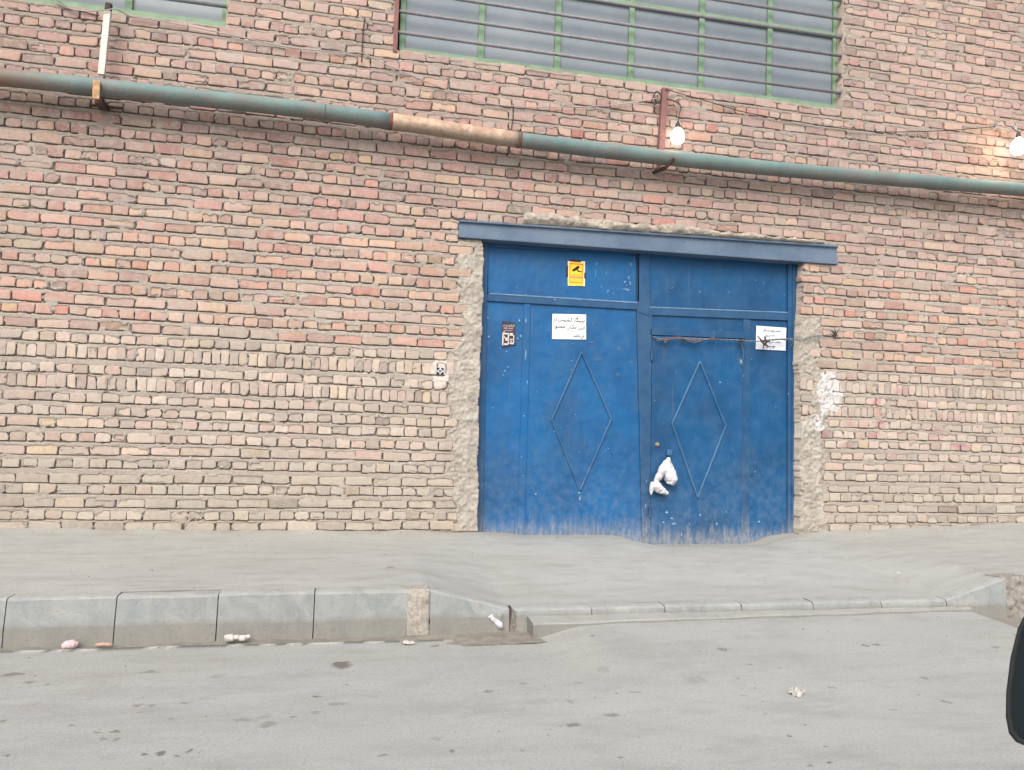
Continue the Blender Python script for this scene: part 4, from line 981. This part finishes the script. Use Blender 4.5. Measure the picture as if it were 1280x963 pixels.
t = NT('white_plastic'); c = t.mix(t.ramp(t.noise(18, 5, .7), .4, .65), lin((206, 209, 214)), lin((166, 166, 172))); t.b.inputs['Subsurface Weight'].default_value = .15; t.b.inputs['Subsurface Radius'].default_value = (.02, .02, .02); M_BAG = t.done(c, .45, 0, .4)
yb = GY-.07
bp = lambda x, y, d=0: W((x, y), yb+d)
co, ff = blob_mesh([([bp(836, 572), bp(835.5, 577)], [.016, .024]), ([bp(834, 576), bp(835, 583), bp(837, 592), bp(838.5, 600), bp(837, 605)], [.028, .040, .058, .064, .038]),
                    ([bp(833, 578), bp(828, 588), bp(824, 596), bp(820, 602)], [.026, .034, .030, .016]),
                    ([bp(821, 600), bp(820, 607), bp(823, 611), bp(829, 614), bp(834.5, 617)], [.020, .046, .040, .026, .008]), ([bp(817, 604), bp(814.5, 611), bp(813.8, 619)], [.026, .016, .005])], .0055, 3, .009, 17)
o = mk('plastic_bag', co, ff, M_BAG, smooth=True); meta(o, 'white plastic bag knotted on the wicket door handle', 'plastic bag')

def scrap(name, px, py, w, h, rise, mat, label, cat, zg=None, seed=1, rot=0., road=True, y=None):
    if y is None: g = G((px, py), -.300 if zg is None else zg)
    else: g = W((px, py), y)
    n = 14; V = []; base_z = g[2]
    for j in range(n):
        for i in range(n):
            u, v = i/(n-1)-.5, j/(n-1)-.5
            k = 1-.35*abs(vn(u*3+seed, v*3, seed)); xx = u*w*k; yy_ = v*h*k
            zz = abs(vn(u*4+seed*3, v*4+1, seed+2))*rise*2*(1-.5*(u*u+v*v)*2)+.003
            X_ = xx*math.cos(rot)-yy_*math.sin(rot); Y_ = xx*math.sin(rot)+yy_*math.cos(rot)
            V.append((g[0]+X_, g[1]+Y_, base_z+zz))
    Ff = [(j*n+i, j*n+i+1, (j+1)*n+i+1, (j+1)*n+i) for j in range(n-1) for i in range(n-1)]
    o = mk(name, V, Ff, mat); m = o.modifiers.new('thick', 'SOLIDIFY'); m.thickness = .0018; m.offset = 1; meta(o, label, cat); return o
def vn(x, z, s): return float(fbm(np.array([x]), np.array([z]), int(s), 2)[0])
M_PINKP = plain('pink_white_wrapper', lin((200, 172, 174)), .7, .12, 22); M_PINKS = plain('pink_print', lin((206, 110, 116)), .7, .2, 25)
M_LITTER = plain('soiled_white_paper', lin((182, 178, 174)), .8, .2, 30); M_ORL = plain('faded_orange_scrap', lin((170, 140, 124)), .8, .15, 30); M_GRL = plain('grey_foil', lin((150, 144, 142)), .6, .25, 40)
def lump(name, chains, mat, label, cat, vox=.006, seed=2, amp=.004, fr=30):
    co, ff = blob_mesh(chains, vox, seed, amp, fr); o = mk(name, co, ff, mat, smooth=False); return meta(o, label, cat)
q = lambda x, y, yv=-2.21: W((x, y), yv)
lump('crumpled_wrapper', [([q(79, 809), q(84, 806.5), q(90, 805.5), q(97, 806.5)], [.014, .026, .027, .014])], M_PINKP, 'crumpled pink and white wrapper in the gutter at far left', 'litter', seed=2, amp=.006)
lump('orange_scrap', [([q(119, 806.5), q(130, 805.5), q(141, 806.5)], [.005, .010, .006])], M_ORL, 'thin faded orange strip in the gutter beside the pink wrapper', 'litter', seed=4, amp=.005)
o = lump('crushed_packet', [([q(281, 798.5), q(287, 797.5), q(295, 797.5), q(304, 798), q(309, 796.5), q(314, 795)], [.014, .020, .015, .016, .010, .005])], M_LITTER, 'flattened white and grey packet in the gutter below the third kerb stone', 'litter', seed=6, amp=.006)
lump('twisted_bag', [([q(613, 770, -2.15), q(615, 773, -2.15), q(620, 777.5, -2.15), q(625, 781.5, -2.16), q(628, 784, -2.17)], [.020, .012, .018, .020, .010])], M_BAG, 'small twisted white bag at the lower end of the left kerb ramp', 'litter', seed=8, amp=.005)
scrap('paper_scrap', 510, 805, .075, .05, .010, M_LITTER, 'flat pale paper scrap on the road below the rubble kerb joint', 'litter', seed=3, rot=.2)
scrap('crumpled_paper', 996, 870, .075, .06, .035, M_LITTER, 'crumpled white paper lying alone on the road at right', 'litter', seed=5, rot=.5)
scrap('paper_scrap', 1122, 717, .05, .03, .006, M_LITTER, 'tiny white scrap on the pavement before the right brick pier', 'litter', zg=-.07, seed=7)
scrap('dry_leaf', 712, 718, .035, .03, .008, M_RUST, 'small brown scrap on the pavement in front of the gate', 'litter', zg=-.125, seed=9)
scrap('foil_scrap', 487, 709, .05, .02, .004, M_GRL, 'thin grey curl of foil on the pavement above the rubble joint', 'litter', zg=-.015, seed=11)
scrap('gutter_scrap', 1257, 766, .06, .03, .006, M_LITTER, 'white shred of litter in the dark gutter at far right', 'litter', zg=-.30, seed=12)
# loose grit
g_ = MB(); rg = random.Random(21)
for i in range(420):
    if rg.random() < .45: xx = rg.uniform(-3.5, 7.5); yy_ = -.02-abs(rg.gauss(0, .12)); zz = float(pave_z(np.array([xx]), np.array([yy_]))[0])
    elif rg.random() < .5: xx = rg.uniform(-3, 7.5); yy_ = rg.uniform(-2.0, -.1); zz = float(pave_z(np.array([xx]), np.array([yy_]))[0])
    else: xx = rg.uniform(-3, 6.5); yy_ = -2.26-rg.random()**2*2.2; zz = float(road_z(np.array([xx]), np.array([yy_]))[0])
    if 1.25 < xx < 4.6 and yy_ > -.05: continue
    s = rg.uniform(.003, .008)*(1.5 if rg.random() < .08 else 1)
    g_.add([(xx+s*rg.uniform(.6, 1.3), yy_, zz), (xx, yy_+s, zz), (xx-s*rg.uniform(.6, 1.3), yy_, zz), (xx, yy_-s, zz), (xx, yy_, zz+s*.9), (xx, yy_, zz-s*.3)], [(0,1,4),(1,2,4),(2,3,4),(3,0,4),(1,0,5),(2,1,5),(3,2,5),(0,3,5)])
o = g_.build('grit', plain('grit_stone', lin((128, 120, 110)), .95, .3, 60)); meta(o, kind='stuff')

# ------------------------------------------------------------------ CAR MIRROR at the right edge
mr = None
DM = .78
def MP(px, py, d=0.0): r_ = ray((px, py)); return tuple(CAM+r_*(DM+d)*1.0)
out = [(1283, 764), (1272, 786), (1263, 822), (1257.5, 866), (1257, 896), (1261, 917), (1270, 928), (1285, 934), (1330, 942), (1400, 945), (1470, 938), (1505, 915), (1515, 860), (1505, 795), (1480, 755), (1430, 730), (1370, 722), (1315, 734)]
cxm = sum(p[0] for p in out)/len(out); cym = sum(p[1] for p in out)/len(out)
def oring(s, d): return [MP(cxm+(p[0]-cxm)*s, cym+(p[1]-cym)*s, d) for p in out]
org = MP(cxm, 945)
mr = empty('side_mirror', org, 'black car door mirror cut off by the right edge of the picture', 'car mirror')
t = NT('black_plastic'); c = t.mix(t.ramp(t.noise(6, 3), .4, .6), (.012, .013, .015), (.02, .022, .024)); t.bump(t.noise(400, 2), .0006); M_MIR = t.done(c, .5, 0, .4)
t = NT('mirror_inner'); M_MIRG = t.done((.006, .011, .014), .4, .0, .3)
n = len(out); rings_ = [oring(.93, .004), oring(.955, -.004), oring(.985, -.004), oring(1, .006), oring(1, .02), oring(.93, .055), oring(.75, .085), oring(.35, .10)]
V = [p for r_ in rings_ for p in r_]; Ff = [(i*n+k, i*n+(k+1) % n, (i+1)*n+(k+1) % n, (i+1)*n+k) for i in range(7) for k in range(n)]; Ff.append(tuple(7*n+k for k in range(n)))
mk('housing', V, Ff, M_MIR, mr, smooth=True)
gl_ = oring(.94, .003); mk('mirror_glass', gl_+[MP(cxm, cym, .0035)], [(k, (k+1) % n, n) for k in range(n)], M_MIRG, mr)
a0 = Vector(MP(1400, 935, .05)); MB().tube([a0, a0+Vector((.03, -.05, -.05)), a0+Vector((.06, -.14, -.07))], [.03, .026, .034], 14).build('mounting_arm', M_MIR, mr, smooth=True)
